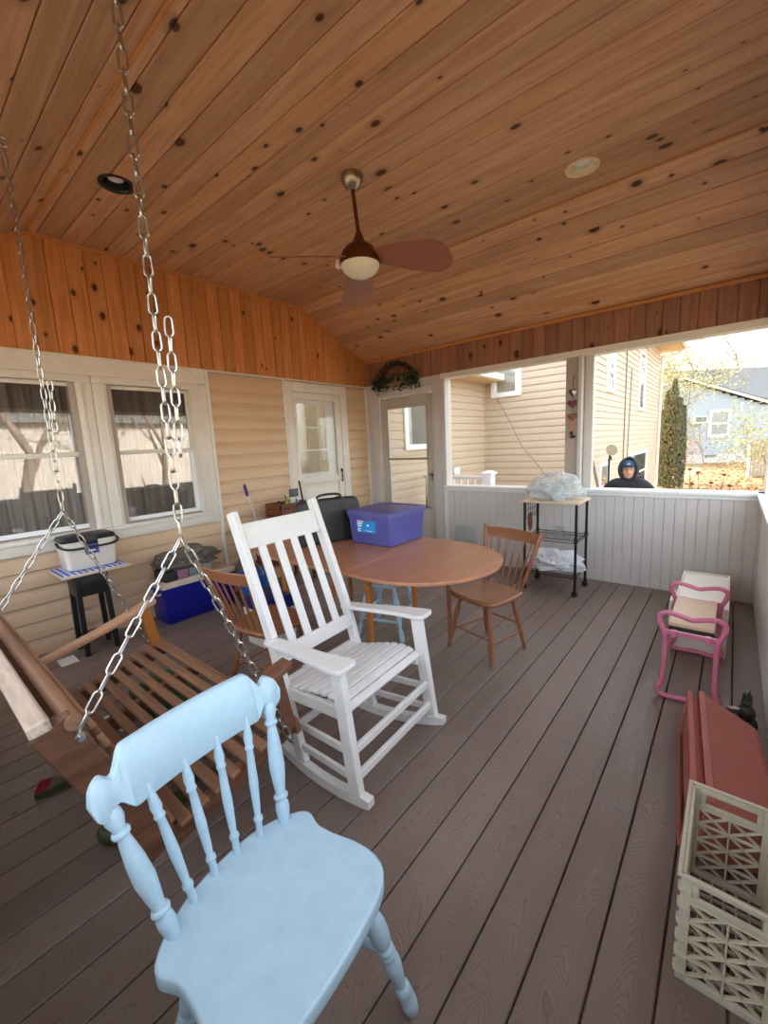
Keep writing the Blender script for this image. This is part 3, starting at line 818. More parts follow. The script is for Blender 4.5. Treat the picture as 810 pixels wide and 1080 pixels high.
t = thing('stool', 'light blue painted turned-leg stool under the oval table', 'stool', (2.05, -2.15, 0), R(14))
m = MB(); m.slab([(.19*math.cos(2*PI*i/32), .175*math.sin(2*PI*i/32)) for i in range(32)], .415, .45, .01); m.build('seat', 'blue', t, 50)
q_ = [((a*.11, b*.11, .42), (a*.195, b*.18, .002)) for a, b in ((1, 1), (1, -1), (-1, -1), (-1, 1))]
for p0_, p1_ in q_:
    m = MB(); turned(m, p0_, p1_, .018, 16, legp=True); m.build('leg', 'blue', t, 50)
for i in range(4):
    a_, b_ = (Vector(q_[i][0]).lerp(Vector(q_[i][1]), .55+.1*(i % 2)) for _ in (0, 1)); b_ = Vector(q_[(i+1) % 4][0]).lerp(Vector(q_[(i+1) % 4][1]), .55+.1*(i % 2))
    m = MB(); m.lathe(a_, b_, [(0, .007), (.3, .011), (.5, .014), (.7, .011), (1, .007)], 10); m.build('stretcher', 'blue', t, 50)

# ------------------------------------------------------------------ rocking chair
t = thing('rocking_chair', 'white slat-back rocking chair with worn paint and curved runners', 'rocking chair', (2.75, -3.29, 0), R(3))
for s_ in (-1, 1):
    m = MB(); n = 22; rings = []
    for i in range(n+1):
        x = -.60+.945*i/n; y = s_*(.305+(.06*(x-.33)/.6 if x < .33 else 0))
        z = (x+.05)**2/2.3; hh = .046 if .03 < i/n < .97 else .034; w = .019
        rings.append([Vector((x, y-w, z)), Vector((x, y+w, z)), Vector((x, y+w, z+hh)), Vector((x, y-w, z+hh))])
    m.loft(rings); m.build('rocker', 'rocker', t, 30)
    m = MB(); m.bar((.275, s_*.305, .055), (.20, s_*.30, .63), .036, .062, (1, 0, .13), .004); m.build('front_leg', 'rocker', t, 30)
    m = MB(); m.bar((-.10, s_*.262, .045), (-.255, s_*.262, .62), .034, .056, (1, 0, .25), .004); m.bar((-.255, s_*.262, .62), (-.475, s_*.262, 1.215), .034, .056, (1, 0, .35), .004)
    m.build('back_post', 'rocker', t, 30)
    m = MB()
    ol = [(-.27, s_*.235), (-.27, s_*.30), (-.1, s_*.315), (.10, s_*.345), (.22, s_*.36), (.262, s_*.35), (.27, s_*.30), (.262, s_*.255), (.22, s_*.242), (.1, s_*.25), (-.1, s_*.24)]
    m.slab(spline(ol, 3), .628, .650, .005, None); 
    m.v = [Vector((p.x, p.y, p.z+(p.x-.2)*.07)) for p in m.v]
    m.build('armrest', 'rocker', t, 30)
    for z0, z1, xa, xb in ((.255, .235, .245, -.15), (.14, .125, .26, -.12)):
        m = MB(); m.bar((xa, s_*.29, z0), (xb, s_*.262, z1), .018, .034, bev=.003); m.build('side_stretcher', 'rocker', t, 30)
    m = MB(); m.bar((.215, s_*.272, .405), (-.215, s_*.245, .36), .024, .06, bev=.004); m.build('seat_rail', 'rocker', t, 30)
for z_, x_ in ((.265, .25), (.155, .265)):
    m = MB(); m.bar((x_, -.29, z_), (x_, .29, z_), .022, .036, bev=.003); m.build('front_stretcher', 'rocker', t, 30)
m = MB(); m.bar((-.135, -.25, .21), (-.135, .25, .21), .022, .034, bev=.003); m.build('rear_stretcher', 'rocker', t, 30)
prof = [(.205, .425), (.17, .447), (.125, .455), (.075, .452), (.025, .443), (-.025, .431), (-.075, .418), (-.125, .407), (-.175, .40), (-.22, .398)]
for i, (x_, z_) in enumerate(prof):
    a = prof[max(i-1, 0)]; b = prof[min(i+1, len(prof)-1)]
    tx, tz = a[0]-b[0], a[1]-b[1]
    wy = .285-.035*i/9
    m = MB(); m.bar((x_, -wy, z_), (x_, wy, z_), .0375, .017, (-tz, 0, tx), .003); m.build('seat_slat', 'rocker', t, 30)
bx = lambda z: -.255-(z-.62)*.37
m = MB(); m.bar((bx(1.10), -.245, 1.095), (bx(1.10), .245, 1.095), .024, .13, (-.35, 0, 1), .004); m.build('top_rail', 'rocker', t, 30)
m = MB(); m.bar((bx(.53), -.245, .535), (bx(.53), .245, .535), .024, .075, (-.35, 0, 1), .004); m.build('lower_rail', 'rocker', t, 30)
for i in range(4):
    y = -.156+.104*i
    m = MB(); m.bar((bx(.56), y, .56), (bx(1.04), y, 1.04), .046, .014, (1, 0, .37), .003); m.build('back_slat', 'rocker', t, 30)

# ------------------------------------------------------------------ porch swing
SX0, SX1 = 1.38, 2.73
t = thing('porch_swing', 'brown slatted wooden porch swing hanging on steel chains', 'porch swing', (2.05, -3.95, .3), 0, world=True)
SR, SF = Vector((0, -4.19, .20)), Vector((0, -3.65, .325))       # seat rear / front (y,z)
def sy(f, dz=0): p = SR.lerp(SF, f); return (p.y, p.z+dz)
for xx in (SX0+.03, 1.84, 2.28, SX1-.03):
    m = MB(); (ya, za), (yb, zb) = sy(0, -.03), sy(1.03, -.03)
    m.bar((xx, ya, za), (xx, yb, zb), .038, .075, bev=.004); m.build('seat_rail', 'swing_y', t, 30)
for i in range(8):
    f = .11+i*.122; y, z = sy(f, .018)
    m = MB(); m.bar((SX0-.01, y, z), (SX1+.015, y, z), .044, .018, (0, -.2, 1), .004); m.build('seat_slat', 'swing', t, 30)
m = MB(); y, z = sy(1.04, -.03); m.bar((SX0-.01, y, z), (SX1+.01, y, z), .026, .08, (0, -.2, 1), .005); m.build('front_rail', 'swing', t, 30)
BR_, BT = Vector((0, -4.19, .17)), Vector((0, -4.425, .79))
for xx in (SX0+.02, SX1-.025):
    m = MB(); m.bar((xx, BR_.y-.01, BR_.z), (xx, BT.y-.015, BT.z-.02), .04, .105, (0, 1, .4), .005); m.build('back_post', 'swing_y', t, 30)
for i in range(7):
    p = BR_.lerp(BT, .14+i*.125)
    m = MB(); m.bar((SX0, p.y+.048, p.z+.012), (SX1-.005, p.y+.048, p.z+.012), .02, .056, (0, -.38, .93), .006); m.build('back_slat', 'swing', t, 30)
m = MB(); m.bar((SX0-.03, BT.y-.04, BT.z), (SX1+.02, BT.y-.04, BT.z+.0), .052, .042, (0, -.15, 1), .006); m.build('top_rail', 'swing_lit', t, 30, label='pale top rail with light painted in')
m = MB(); m.tube([(SX0-.02, BT.y+.038, BT.z-.03), (SX1+.005, BT.y+.038, BT.z-.03)], .024, 12); m.build('back_rail', 'swing', t, 50)
for xx, nm in ((SX0-.0, 'f'), (SX1+.0, 'n')):
    m = MB()
    pts = [(-4.30, .44, .045), (-4.15, .475, .055), (-4.0, .51, .075), (-3.85, .55, .088), (-3.72, .593, .085), (-3.65, .61, .07)]
    rings = []
    for y, z, w in pts:
        rings.append([Vector((xx+a*w/2, y, z+b)) for a, b in ((-1, -.012), (-.8, -.02), (.8, -.02), (1, -.012), (1, .006), (.8, .014), (-.8, .014), (-1, .006))])
    m.loft(rings); m.build('armrest', 'arm' if nm == 'f' else 'swing_y', t, 30)
    m = MB(); m.bar((xx, -3.72, .585), (xx, -3.67, .31), .045, .06, (0, 1, .2), .005); m.build('arm_support', 'orangewood' if nm == 'f' else 'swing_y', t, 30)
def chain(m, p0, p1, pitch=.0535, rw=.0034, hw=.0112, sag=0, phase=0):
    p0, p1 = Vector(p0), Vector(p1); L = (p1-p0).length; n = max(2, round(L/pitch)); d = (p1-p0).normalized()
    a = Vector((1, 0, 0)) if abs(d.x) < .8 else Vector((0, 1, 0))
    u = (a-d*a.dot(d)).normalized(); w = d.cross(u)
    for i in range(n):
        c = p0.lerp(p1, (i+.5)/n); hl = L/n/2+rw*.9
        ax = (u*.8+w*.6) if (i+phase) % 2 == 0 else (w*.8-u*.6)
        pts = []
        st = hl-hw
        for j in range(7): th = -PI/2+PI*j/6; pts.append(c+d*(st+hw*math.cos(th))+ax*hw*math.sin(th))
        for j in range(7): th = PI/2+PI*j/6; pts.append(c+d*(-st+hw*math.cos(th))+ax*hw*math.sin(th))
        m.tube(pts, rw, 6, closed=True)
for xx, yt in ((2.75, -4.02), (1.36, -4.02)):
    zt = ceil_z(yt)-.03; sp = Vector((xx, -4.03, 1.235)); bx_ = xx+(.0 if xx > 2 else -.005)
    m = MB(); chain(m, (xx, yt, zt), sp); m.build('hanging_chain', 'galv', t, 50)
    m = MB(); chain(m, (xx+.034, -4.0, 1.92), (xx+.026, -4.01, 1.50 if xx > 2 else 1.66), phase=1)
    m.build('spare_chain', 'galv', t, 50)
    m = MB(); chain(m, sp, (bx_, -4.385, .735)); m.build('rear_chain', 'galv', t, 50)
    m = MB(); chain(m, sp, (bx_+.01, -3.80, .60)); chain(m, (bx_+.01, -3.80, .60), (bx_+.015, -3.70, .31)); m.build('front_chain', 'galv', t, 50)
    for (y, z) in ((-4.385, .73), (-3.695, .30)):
        m = MB(); m.lathe((xx-.03, y, z), (xx+.035, y, z), [(0, .006), (.7, .006), (.72, .014), (.8, .014), (.82, .010), (1, .009)], 12); m.build('eye_bolt', 'galv', t, 40)
    m = MB(); m.tube([Vector((xx, yt, zt+.012))+Vector((0, math.cos(2*PI*j/14), math.sin(2*PI*j/14)))*.02 for j in range(14)], .005, 6, closed=True); m.lathe((xx, yt, zt+.03), (xx, yt, zt+.06), [(0, .006), (1, .006)], 8); m.build('ceiling_hook', 'galv', t, 40)

# ------------------------------------------------------------------ table
TZ = .74
t = thing('oval_table', 'oval honey-brown wooden drop-leaf table in the middle of the porch', 'table', (2.1, -2.375, 0), 0, world=True)
def stadium(x0, x1, r, yc):
    return [(x1-r+r*math.cos(a), yc+r*math.sin(a)) for a in [-PI/2+PI*i/30 for i in range(31)]]+[(x0+r+r*math.cos(a), yc+r*math.sin(a)) for a in [PI/2+PI*i/30 for i in range(31)]]
full = stadium(1.02, 3.09, .53, -2.375)
def clip(xa, xb):
    o = []
    yy = lambda x: math.sqrt(max(0, .53**2-max(0, x-(3.09-.53), (1.02+.53)-x)**2))
    n = 24
    for i in range(n+1): x = xa+(xb-xa)*i/n; o.append((x, -2.375-yy(x)))
    for i in range(n+1): x = xb+(xa-xb)*i/n; o.append((x, -2.375+yy(x)))
    q = []
    for p in o:
        if not q or (Vector(p)-Vector(q[-1])).length > 1e-4: q.append(p)
    if (Vector(q[0])-Vector(q[-1])).length < 1e-4: q.pop()
    return q
for nm, a, b in (('drop_leaf', 1.022, 1.7485), ('tabletop', 1.7495, 2.3095), ('drop_leaf', 2.3105, 3.088)):
    m = MB(); m.slab(clip(a, b), TZ-.022, TZ, .004); m.build(nm, 'table', t, 30)
m = MB()
def apron(m, p, q, arch=True, h=.115, th=.022):
    p, q = Vector(p), Vector(q); n = 20; d = (q-p).normalized(); nn = Vector((-d.y, d.x, 0))*th/2; rings = []
    for i in range(n+1):
        u = i/n; e = min(u, 1-u)*(q-p).length
        zb = TZ-.022-h+(.030*min(1, max(0, (e-.01)/.06)) if arch else 0)
        c = p.lerp(q, u); zt = TZ-.023
        rings.append([Vector((c.x+nn.x, c.y+nn.y, zb)), Vector((c.x-nn.x, c.y-nn.y, zb)), Vector((c.x-nn.x, c.y-nn.y, zt)), Vector((c.x+nn.x, c.y+nn.y, zt))])
    m.loft(rings)
for p, q in (((1.36, -2.635, 0), (2.29, -2.635, 0)), ((1.36, -2.11, 0), (2.29, -2.11, 0)), ((1.36, -2.635, 0), (1.36, -2.11, 0)), ((2.29, -2.635, 0), (2.29, -2.11, 0))):
    m = MB(); apron(m, p, q); m.build('apron', 'tableleg', t, 30)
for lx, ly in ((2.29, -2.635), (2.29, -2.11), (1.36, -2.635), (1.36, -2.11), (2.60, -2.11), (1.9, -2.42)):
    g = (lx, ly) in ((2.60, -2.11), (1.9, -2.42)); r_ = .019 if g else .026
    m = MB()
    if not g: m.bar((lx, ly, TZ-.024), (lx, ly, .585), .056, .056, (0, 1, 0), .003)
    m.lathe((lx, ly, .59 if not g else TZ-.024), (lx, ly, .001), [(0, r_), (.04, r_*.8), (.06, r_*1.1), (.09, r_*1.0), (.3, r_*.92), (.9, r_*.7), (.97, r_*.62), (1, r_*.55)], 16)
    m.build('leg', 'tableleg' if not g else 'chairwoodz', t, 40)

# brown spindle chairs
def windsor(label, loc, rz, hue=('chairwood', 'chairwoodz'), group=None):
    t = thing('windsor_chair', label, 'chair', loc, rz)
    ol = spline([(-.20, 0), (-.195, .12), (-.175, .175), (-.13, .195), (.05, .215), (.15, .205), (.195, .14), (.205, 0), (.195, -.14), (.15, -.205), (.05, -.215), (-.13, -.195), (-.175, -.175), (-.195, -.12)], 4)
    m = MB(); m.slab(ol, .405, .44, .012, lambda x, y: -.008*math.exp(-((x/.12)**2+(y/.14)**2))); m.build('seat', hue[0], t, 50)
    m = MB(); n = 16; rings = []
    for i in range(n+1):
        u = -1+2*i/n; y = u*.245; x = -.305+.035*u*u; z0, z1 = .765, .838+.004*(1-u*u)
        pr = [(-.009, z0), (.009, z0), (.009, z1-.004), (.005, z1), (-.005, z1), (-.009, z1-.004)]
        rings.append([Vector((x+a-(z-.8)*.3, y, z)) for a, z in pr])
    m.loft(rings); m.build('crest_rail', hue[0], t, 40)
    for s_ in (-1, 1):
        m = MB(); m.lathe((-.165, s_*.165, .43), (-.285, s_*.25, .855), [(0, .010), (.15, .012), (.5, .015), (.8, .016), (.97, .014), (1, .011)], 12); m.build('back_post', hue[1], t, 50)
    for i in range(6):
        u = (-.5+i/5)
        m = MB(); m.lathe((-.178+.012*(u*2)**2, u*.25, .43), (-.295+.035*(u*1.45)**2, u*.36, .775), [(0, .006), (.4, .0085), (1, .006)], 8); m.build('spindle', hue[1], t, 50)
    LG = [((.12, .13), (.19, .205)), ((.12, -.13), (.19, -.205)), ((-.12, .13), (-.20, .18)), ((-.12, -.13), (-.20, -.18))]
    pt = lambda i, z: Vector((*LG[i][0], .41)).lerp(Vector((*LG[i][1], 0)), 1-z/.41)
    for i in range(4):
        m = MB(); m.lathe(pt(i, .41), pt(i, .001), [(0, .013), (.3, .017), (.7, .0165), (1, .011)], 12); m.build('leg', hue[1], t, 50)
    for i, j, z in ((0, 1, .17), (2, 3, .20), (0, 2, .14), (1, 3, .14)):
        m = MB(); m.lathe(pt(i, z), pt(j, z), [(0, .0065), (.5, .009), (1, .0065)], 8); m.build('stretcher', hue[0], t, 50)
    return t
wc = windsor('brown wooden spindle-back chair at the right end of the oval table', (2.84, -1.99, 0), R(-105.5))
wc2 = copy_tree(wc); wc2['label'] = 'brown wooden spindle-back chair behind the white rocking chair'
wc2.location = (1.90, -3.17, 0); wc2.rotation_euler = (0, 0, R(97))
wc['group'] = wc2['group'] = 'brown spindle-back chairs'

# ------------------------------------------------------------------ things on the table
def tote(t, x0, x1, y0, y1, z0, h, mat, taper=.02, wall=.004):
    m = MB()
    def rect(ins, z, r=.02):
        a0, a1, b0, b1 = x0+ins, x1-ins, y0+ins, y1-ins; o = []
        for cx, cy, s0 in ((a1-r, b1-r, 0), (a0+r, b1-r, PI/2), (a0+r, b0+r, PI), (a1-r, b0+r, 3*PI/2)):
            for i in range(5): a = s0+PI/2*i/4; o.append(Vector((cx+r*math.cos(a), cy+r*math.sin(a), z)))
        return o
    m.loft([rect(taper+.01, z0), rect(taper, z0+.01), rect(0, z0+h-.03), rect(-.006, z0+h-.028), rect(-.006, z0+h), rect(wall, z0+h), rect(taper+wall, z0+.012), ], cap=False)
    m.add(rect(taper+.01, z0), [tuple(range(20))]); m.add(rect(taper+wall, z0+.012), [tuple(range(20))])
    return m, rect
t = thing('storage_bin', 'indigo plastic storage bin with lid on the oval table', 'storage bin', (2.0, -2.04, TZ), 0, world=True)
bx0, bx1, by0, by1 = 1.79, 2.222, -2.29, -1.83
m, rect = tote(t, bx0, bx1, by0, by1, TZ, .245, 'bin', .014)
m.build('tub', 'bin', t, 40)
m = MB(); z_ = TZ+.235
m.loft([rect(-.008, z_, .03), rect(-.014, z_+.002, .03), rect(-.014, z_+.028, .03), rect(-.006, z_+.036, .03), rect(.03, z_+.036, .03), rect(.035, z_+.030, .03), rect(.07, z_+.030, .03), rect(.075, z_+.036, .03), rect(.11, z_+.036, .03)], cap=True)
m.build('lid', 'binlid', t, 40)
for s_, yy in ((-1, by0), (1, by1)):
    m = MB(); m.box((bx0+bx1)/2-.06, (bx0+bx1)/2+.06, yy+s_*.0-.008, yy+s_*.02+.008, TZ+.195, TZ+.245, .006); m.build('latch', 'binlid', t, 30)
# the maker's sticker (front face leans slightly)
def face_y(z): return by0+.014*(1-min(1, (z-TZ)/.215))-.0015
m = MB()
def stk(x0, x1, z0, z1, lift=0): m.quad((x0, face_y(z0)-lift, z0), (x1, face_y(z0)-lift, z0), (x1, face_y(z1)-lift, z1), (x0, face_y(z1)-lift, z1))
m.cur = 0; stk(1.885, 2.075, TZ+.10, TZ+.20)
m.cur = 1
for i in range(3): stk(1.892, 1.955-.012*i, TZ+.180-.018*i, TZ+.190-.018*i, .001)
m.add([(1.905+.014*math.cos(a), face_y(TZ+.117)-.001, TZ+.117+.014*math.sin(a)) for a in [2*PI*i/12 for i in range(12)]]+[(1.905+.007*math.cos(a), face_y(TZ+.117)-.001, TZ+.117+.007*math.sin(a)) for a in [2*PI*i/12 for i in range(12)]], [(i, (i+1) % 12, 12+(i+1) % 12, 12+i) for i in range(12)])
stk(1.99, 2.01, TZ+.15, TZ+.165, .001); stk(1.965, 2.04, TZ+.112, TZ+.116, .001)
m.cur = 2; stk(1.89, 1.93, TZ+.186, TZ+.196, .0015)
m.build('sticker', ['sticker', 'stickw', 'stickp'], t, 0, label='cyan sticker with white and pink print')

# soft case
t = thing('carry_case', 'black soft-sided carry case standing on the table behind the rocking chair', 'case', (1.75, -2.35, TZ), 0, world=True)
cm = Matrix.Translation((1.625, -2.345, TZ+.003)) @ Matrix.Rotation(R(71.5), 4, 'Z') @ Matrix.Diagonal((1.1, .9, 1.08, 1))
m = MB(); m.x = cm   # local: x along width, y thickness, z up
ol = spline([(-.245, .012), (-.25, .15), (-.245, .27), (-.225, .318), (-.17, .33), (0, .332), (.17, .33), (.225, .318), (.245, .27), (.25, .15), (.245, .012), (.20, 0), (0, 0), (-.20, 0)], 3)
rings = []
for ins, y in ((.02, -.052), (.008, -.048), (0, -.038), (0, .038), (.008, .048), (.02, .052)):
    rings.append([Vector((p.x*(1-ins*3), y, .166+(p.y-.166)*(1-ins*5))) for p in [Vector((q[0], q[1])) for q in ol]])
m.loft(rings); m.build('body', 'leather', t, 40)
m = MB(); m.x = cm
for xx in (-.10, .10): m.box(xx-.012, xx+.012, -.056, .056, .02, .336, .003)
m.tube([(p.x*.985, -.02, p.y) for p in [Vector((q[0], q[1])) for q in ol]], .004, 6, closed=True); m.build('strap', 'blackplastic', t, 30)
m = MB(); m.x = cm
m.tube(spline([(-.10, -.03, .325), (-.092, -.03, .350), (-.05, -.03, .364), (.05, -.03, .364), (.092, -.03, .350), (.10, -.03, .325)], 5, False), .009, 8); m.build('handle', 'blackplastic', t, 50)

t = thing('walking_stick', 'thin black stick poking up behind the black carry case', 'stick', (1.57, -2.60, TZ), 0, world=True)
m = MB(); m.lathe((1.47, -2.42, TZ), (1.50, -2.52, TZ+.52), [(0, .008), (.93, .007), (.97, .009), (1, .006)], 10); m.build('shaft', 'black', t, 40)

# ------------------------------------------------------------------ left wall clutter
t = thing('side_table', 'small black side table with drawer under the window', 'side table', (.28, -3.71, 0), 0, world=True)
tx0, tx1, ty0, ty1 = .17, .385, -3.82, -3.60
m = MB(); m.box(tx0+.0, tx1, ty0, ty1, .47, .645, .004); m.build('case', 'blackwood', t, 30)
m = MB(); m.box(tx1-.004, tx1+.012, ty0+.03, ty1-.03, .535, .615, .004); dw = m.build('drawer', 'blackwood', t, 30)
m = MB(); m.lathe((tx1+.01, -3.71, .575), (tx1+.035, -3.71, .575), [(0, .006), (.4, .006), (.6, .013), (1, .008)], 10); m.build('knob', 'black', dw, 40)
for lx in (tx0+.016, tx1-.016):
    for ly in (ty0+.016, ty1-.016):
        m = MB(); m.bar((lx, ly, .48), (lx+(.012 if lx > .3 else -.01), ly+(-.008 if ly < -3.7 else .008), 0), .034, .034, (0, 1, 0), .003); m.build('leg', 'blackwood', t, 30)
m = MB(); m.box(tx0+.01, tx1-.01, ty0+.01, ty1-.01, .12, .135, .003); m.build('shelf', 'blackwood', t, 30)
t2 = tag(MB().box(.05, .46, -3.905, -3.45, .648, .664, .004).build('serving_board', 'carttop', None, 30), 'pale wooden board lying on the small black side table', 'board')
m = MB(); N = 24
for i in range(N):
    for j in range(N):
        f = lambda i, j: (.075+.38*i/N, -3.90+.43*j/N, .668+.002*math.sin(i*1.1+j*.6)+.0015*math.sin(j*2.1) - (.02*max(0, (i-22)/2)))
        m.quad(f(i, j), f(i+1, j), f(i+1, j+1), f(i, j+1))
cl = tag(m.build('checkered_cloth', 'gingham', None, 60), 'blue and white checked cloth under the small white cooler', 'cloth')
t = thing('picnic_cooler', 'small white cooler box with black lid and handle under the window', 'cooler', (.26, -3.70, .672), 0, world=True); t.scale = (1.15, 1.22, 1.2); t.location = (.255, -3.672, .673)
q0, q1, r0, r1 = .14, .345, -3.845, -3.555
m, rect2 = tote(t, q0, q1, r0, r1, .672, .175, 'offwhite', .008)
def rr(ins, z, r=.03):
    a0, a1, b0, b1 = q0+ins, q1-ins, r0+ins, r1-ins; o = []
    for cx, cy, s0 in ((a1-r, b1-r, 0), (a0+r, b1-r, PI/2), (a0+r, b0+r, PI), (a1-r, b0+r, 3*PI/2)):
        for i in range(5): a = s0+PI/2*i/4; o.append(Vector((cx+r*math.cos(a), cy+r*math.sin(a), z)))
    return o
m = MB(); m.loft([rr(.018, .671), rr(.010, .68), rr(.0, .83), rr(-.004, .85), rr(.004, .856)]); m.build('body', 'offwhite', t, 40)
m = MB(); m.loft([rr(-.003, .856), rr(-.006, .866), rr(.004, .884), rr(.03, .890)]); m.box(.29, .352, -3.74, -3.66, .83, .885, .006); m.build('lid', 'blackplastic', t, 40)
m = MB(); m.tube(spline([(.24, r0-.012, .852), (.33, r0-.014, .835), (.372, r0+.03, .818), (.376, -3.70, .815), (.372, r1-.03, .818), (.33, r1+.014, .835), (.24, r1+.012, .852)], 5, False), .0075, 8); m.build('handle', 'blackplastic', t, 50)
m = MB(); m.cur = 0; m.quad((.3455, -3.735, .765), (.3455, -3.66, .765), (.3465, -3.66, .835), (.3465, -3.735, .835))
m.cur = 1; m.quad((.347, -3.725, .805), (.347, -3.67, .805), (.3475, -3.67, .815), (.3475, -3.725, .815)); m.quad((.347, -3.715, .785), (.347, -3.68, .785), (.347, -3.68, .792), (.347, -3.715, .792))
m.build('sticker', ['bin', 'stickw'], t, 0, label='blue sticker with white print')

# big cooler with cartons and bag
t = thing('ice_chest', 'cobalt blue ice chest with ivory lid against the siding', 'cooler', (.2, -2.9, 0), 0, world=True)
def rb(x0, x1, y0, y1, z, r=.02):
    o = []
    for cx, cy, s0 in ((x1-r, y1-r, 0), (x0+r, y1-r, PI/2), (x0+r, y0+r, PI), (x1-r, y0+r, 3*PI/2)):
        for i in range(5): a = s0+PI/2*i/4; o.append(Vector((cx+r*math.cos(a), cy+r*math.sin(a), z)))
    return o
m = MB(); m.loft([rb(.06, .33, -3.17, -2.53, .0), rb(.055, .335, -3.18, -2.52, .01), rb(.04, .35, -3.20, -2.50, .335)]); m.build('body', 'cooler', t, 40)
m = MB(); m.loft([rb(.035, .355, -3.205, -2.495, .335), rb(.03, .36, -3.21, -2.49, .34), rb(.03, .36, -3.21, -2.49, .375), rb(.045, .345, -3.195, -2.505, .388)]); m.build('lid', 'coolerlid', t, 40)
m = MB(); m.tube(spline([(.12, -3.185, .30), (.12, -3.215, .28), (.28, -3.215, .28), (.28, -3.185, .30)], 4, False), .008, 8); m.build('handle', 'coolerlid', t, 40)
gp = 'cartons on the ice chest'
for i, (ya, yb, col) in enumerate(((-3.16, -3.06, srgb(48, 48, 46)), (-3.05, -2.95, srgb(150, 110, 130)), (-2.94, -2.84, srgb(120, 134, 136)), (-2.83, -2.73, srgb(140, 144, 136)))):
    mm = simple('carton_print', col, .5, 0, .5, 45)
    m = MB(); m.box(.10, .335, ya, yb, .389, .475, .003)
    tag(m.build('carton', mm, None, 30), ['dark small carton at the near end of the row on the blue ice chest', 'pinkish printed carton on the blue ice chest', 'grey printed carton on the blue ice chest, right of the pinkish one', 'pale carton at the right end of the row on the blue ice chest'][i], 'box', gp)
def blob(c, sc, seg=48, rings=28, amp=.25, fr=2.0, seed=0, flat=None, ridge=True):
    m = MB(); c = Vector(c); rg = []
    for i in range(1, rings):
        th = PI*i/rings; row = []
        for j in range(seg):
            ph = 2*PI*j/seg; d = Vector((math.sin(th)*math.cos(ph), math.sin(th)*math.sin(ph), -math.cos(th)))
            n1 = noise.noise(d*fr+Vector((seed, 0, 0)))
            n2 = (1-abs(noise.noise(d*fr*2.3+Vector((seed, 5, 0))))*2) if ridge else noise.noise(d*fr*2.3)
            n3 = (1-abs(noise.noise(d*fr*5+Vector((seed, 9, 0))))*2) if ridge else 0
            r_ = 1+amp*(n1+.45*n2*.6+.22*n3)
            p = Vector((d.x*sc[0]*r_, d.y*sc[1]*r_, d.z*sc[2]*r_))
            if flat is not None and p.z+c.z < flat: p.z = flat-c.z
            row.append(c+p)
        rg.append(row)
    m.loft(rg); return m
tag(blob((.18, -2.88, .535), (.13, .25, .085), seg=120, rings=70, amp=.5, fr=2.6, seed=3, flat=.478).build('vinyl_cover', 'greybag', None, 70), 'crumpled grey vinyl cover heaped on cartons over the blue ice chest', 'cover')

# jar behind rocking chair on wooden stand
t = thing('wooden_stand', 'low brown wooden stand by the house wall behind the rocking chair', 'stand', (.28, -2.0, 0), 0, world=True)
m = MB(); m.box(.06, .46, -2.30, -1.50, .70, .725, .004); m.build('top', 'rust', t, 30)
for lx in (.09, .43):
    for ly in (-2.26, -1.54): m = MB(); m.bar((lx, ly, .70), (lx, ly, 0), .04, .04, (0, 1, 0), .003); m.build('leg', 'rust', t, 30)
m = MB(); m.box(.08, .44, -2.26, -1.54, .28, .30, .003); m.build('shelf', 'rust', t, 30)
t = thing('ceramic_jar', 'mottled brown ceramic jar on the floor beside the blue ice chest', 'jar', (.26, -2.47, 0), 0, world=True)
m = MB(); m.lathe((.42, -2.42, 0), (.42, -2.42, .60), [(0, .05), (.05, .07), (.3, .085), (.55, .085), (.72, .07), (.82, .045), (.88, .04), (.94, .05), (1, .045)], 24); m.build('body', 'ceramic', t, 60)
t = thing('wooden_crate', 'dark wooden crate of bottles on the brown stand by the door', 'crate', (.26, -1.68, .725), 0, world=True)
cx0, cx1, cy0, cy1 = .12, .40, -1.92, -1.52
m = MB()
for z_ in (.735, .80, .865):
    m.box(cx0, cx1, cy0, cy0+.012, z_, z_+.058, .002); m.box(cx0, cx1, cy1-.012, cy1, z_, z_+.058, .002); m.box(cx0, cx0+.012, cy0, cy1, z_, z_+.058, .002); m.box(cx1-.012, cx1, cy0, cy1, z_, z_+.058, .002)
m.build('slatted_side', 'crateWood', t, 30)
m = MB(); m.box(cx0, cx1, cy0, cy1, .725, .735, .001); m.build('base', 'crateWood', t, 30)
m = MB(); m.cur = 0; m.quad((cx1+.001, -1.68, .76), (cx1+.001, -1.56, .76), (cx1+.001, -1.56, .87), (cx1+.001, -1.68, .87)); m.build('paper_label', 'coolerlid', t, 0)
for i, (x_, y_, h_, mt, lab) in enumerate(((.30, -1.86, .20, 'green', 'olive bottle at the left of the wooden crate'), (.33, -1.77, .26, 'lime', 'bottle with yellow-green label in the wooden crate'), (.22, -1.70, .24, 'ceramic', 'brown bottle in the middle of the wooden crate'), (.33, -1.64, .22, 'bluebag', 'blue bottle in the wooden crate'))):
    t = thing('bottle', lab, 'bottle', (x_, y_, .736), 0, 'bottles in the wooden crate')
    m = MB(); m.lathe((0, 0, 0), (0, 0, h_), [(0, .028), (.04, .032), (.6, .032), (.75, .02), (.8, .012), (1, .012)], 16); m.build('body', mt, t, 50)
    m = MB(); m.lathe((0, 0, h_-.005), (0, 0, h_+.02), [(0, .014), (1, .013)], 12); m.build('cap', 'coolerlid' if i % 2 else 'black', t, 50)
t = thing('foil_pouch', 'black and white foil pouch standing in the wooden crate', 'pouch', (.2, -1.60, .74), 0, world=True)
m = MB(); rings = []
for z_, w, d_ in ((.74, .06, .03), (.85, .065, .035), (.98, .062, .022), (1.04, .064, .006), (1.06, .066, .003)):
    rings.append([Vector((.24+d_*math.cos(a), -1.60+w*math.sin(a), z_)) for a in [2*PI*i/16 for i in range(16)]])
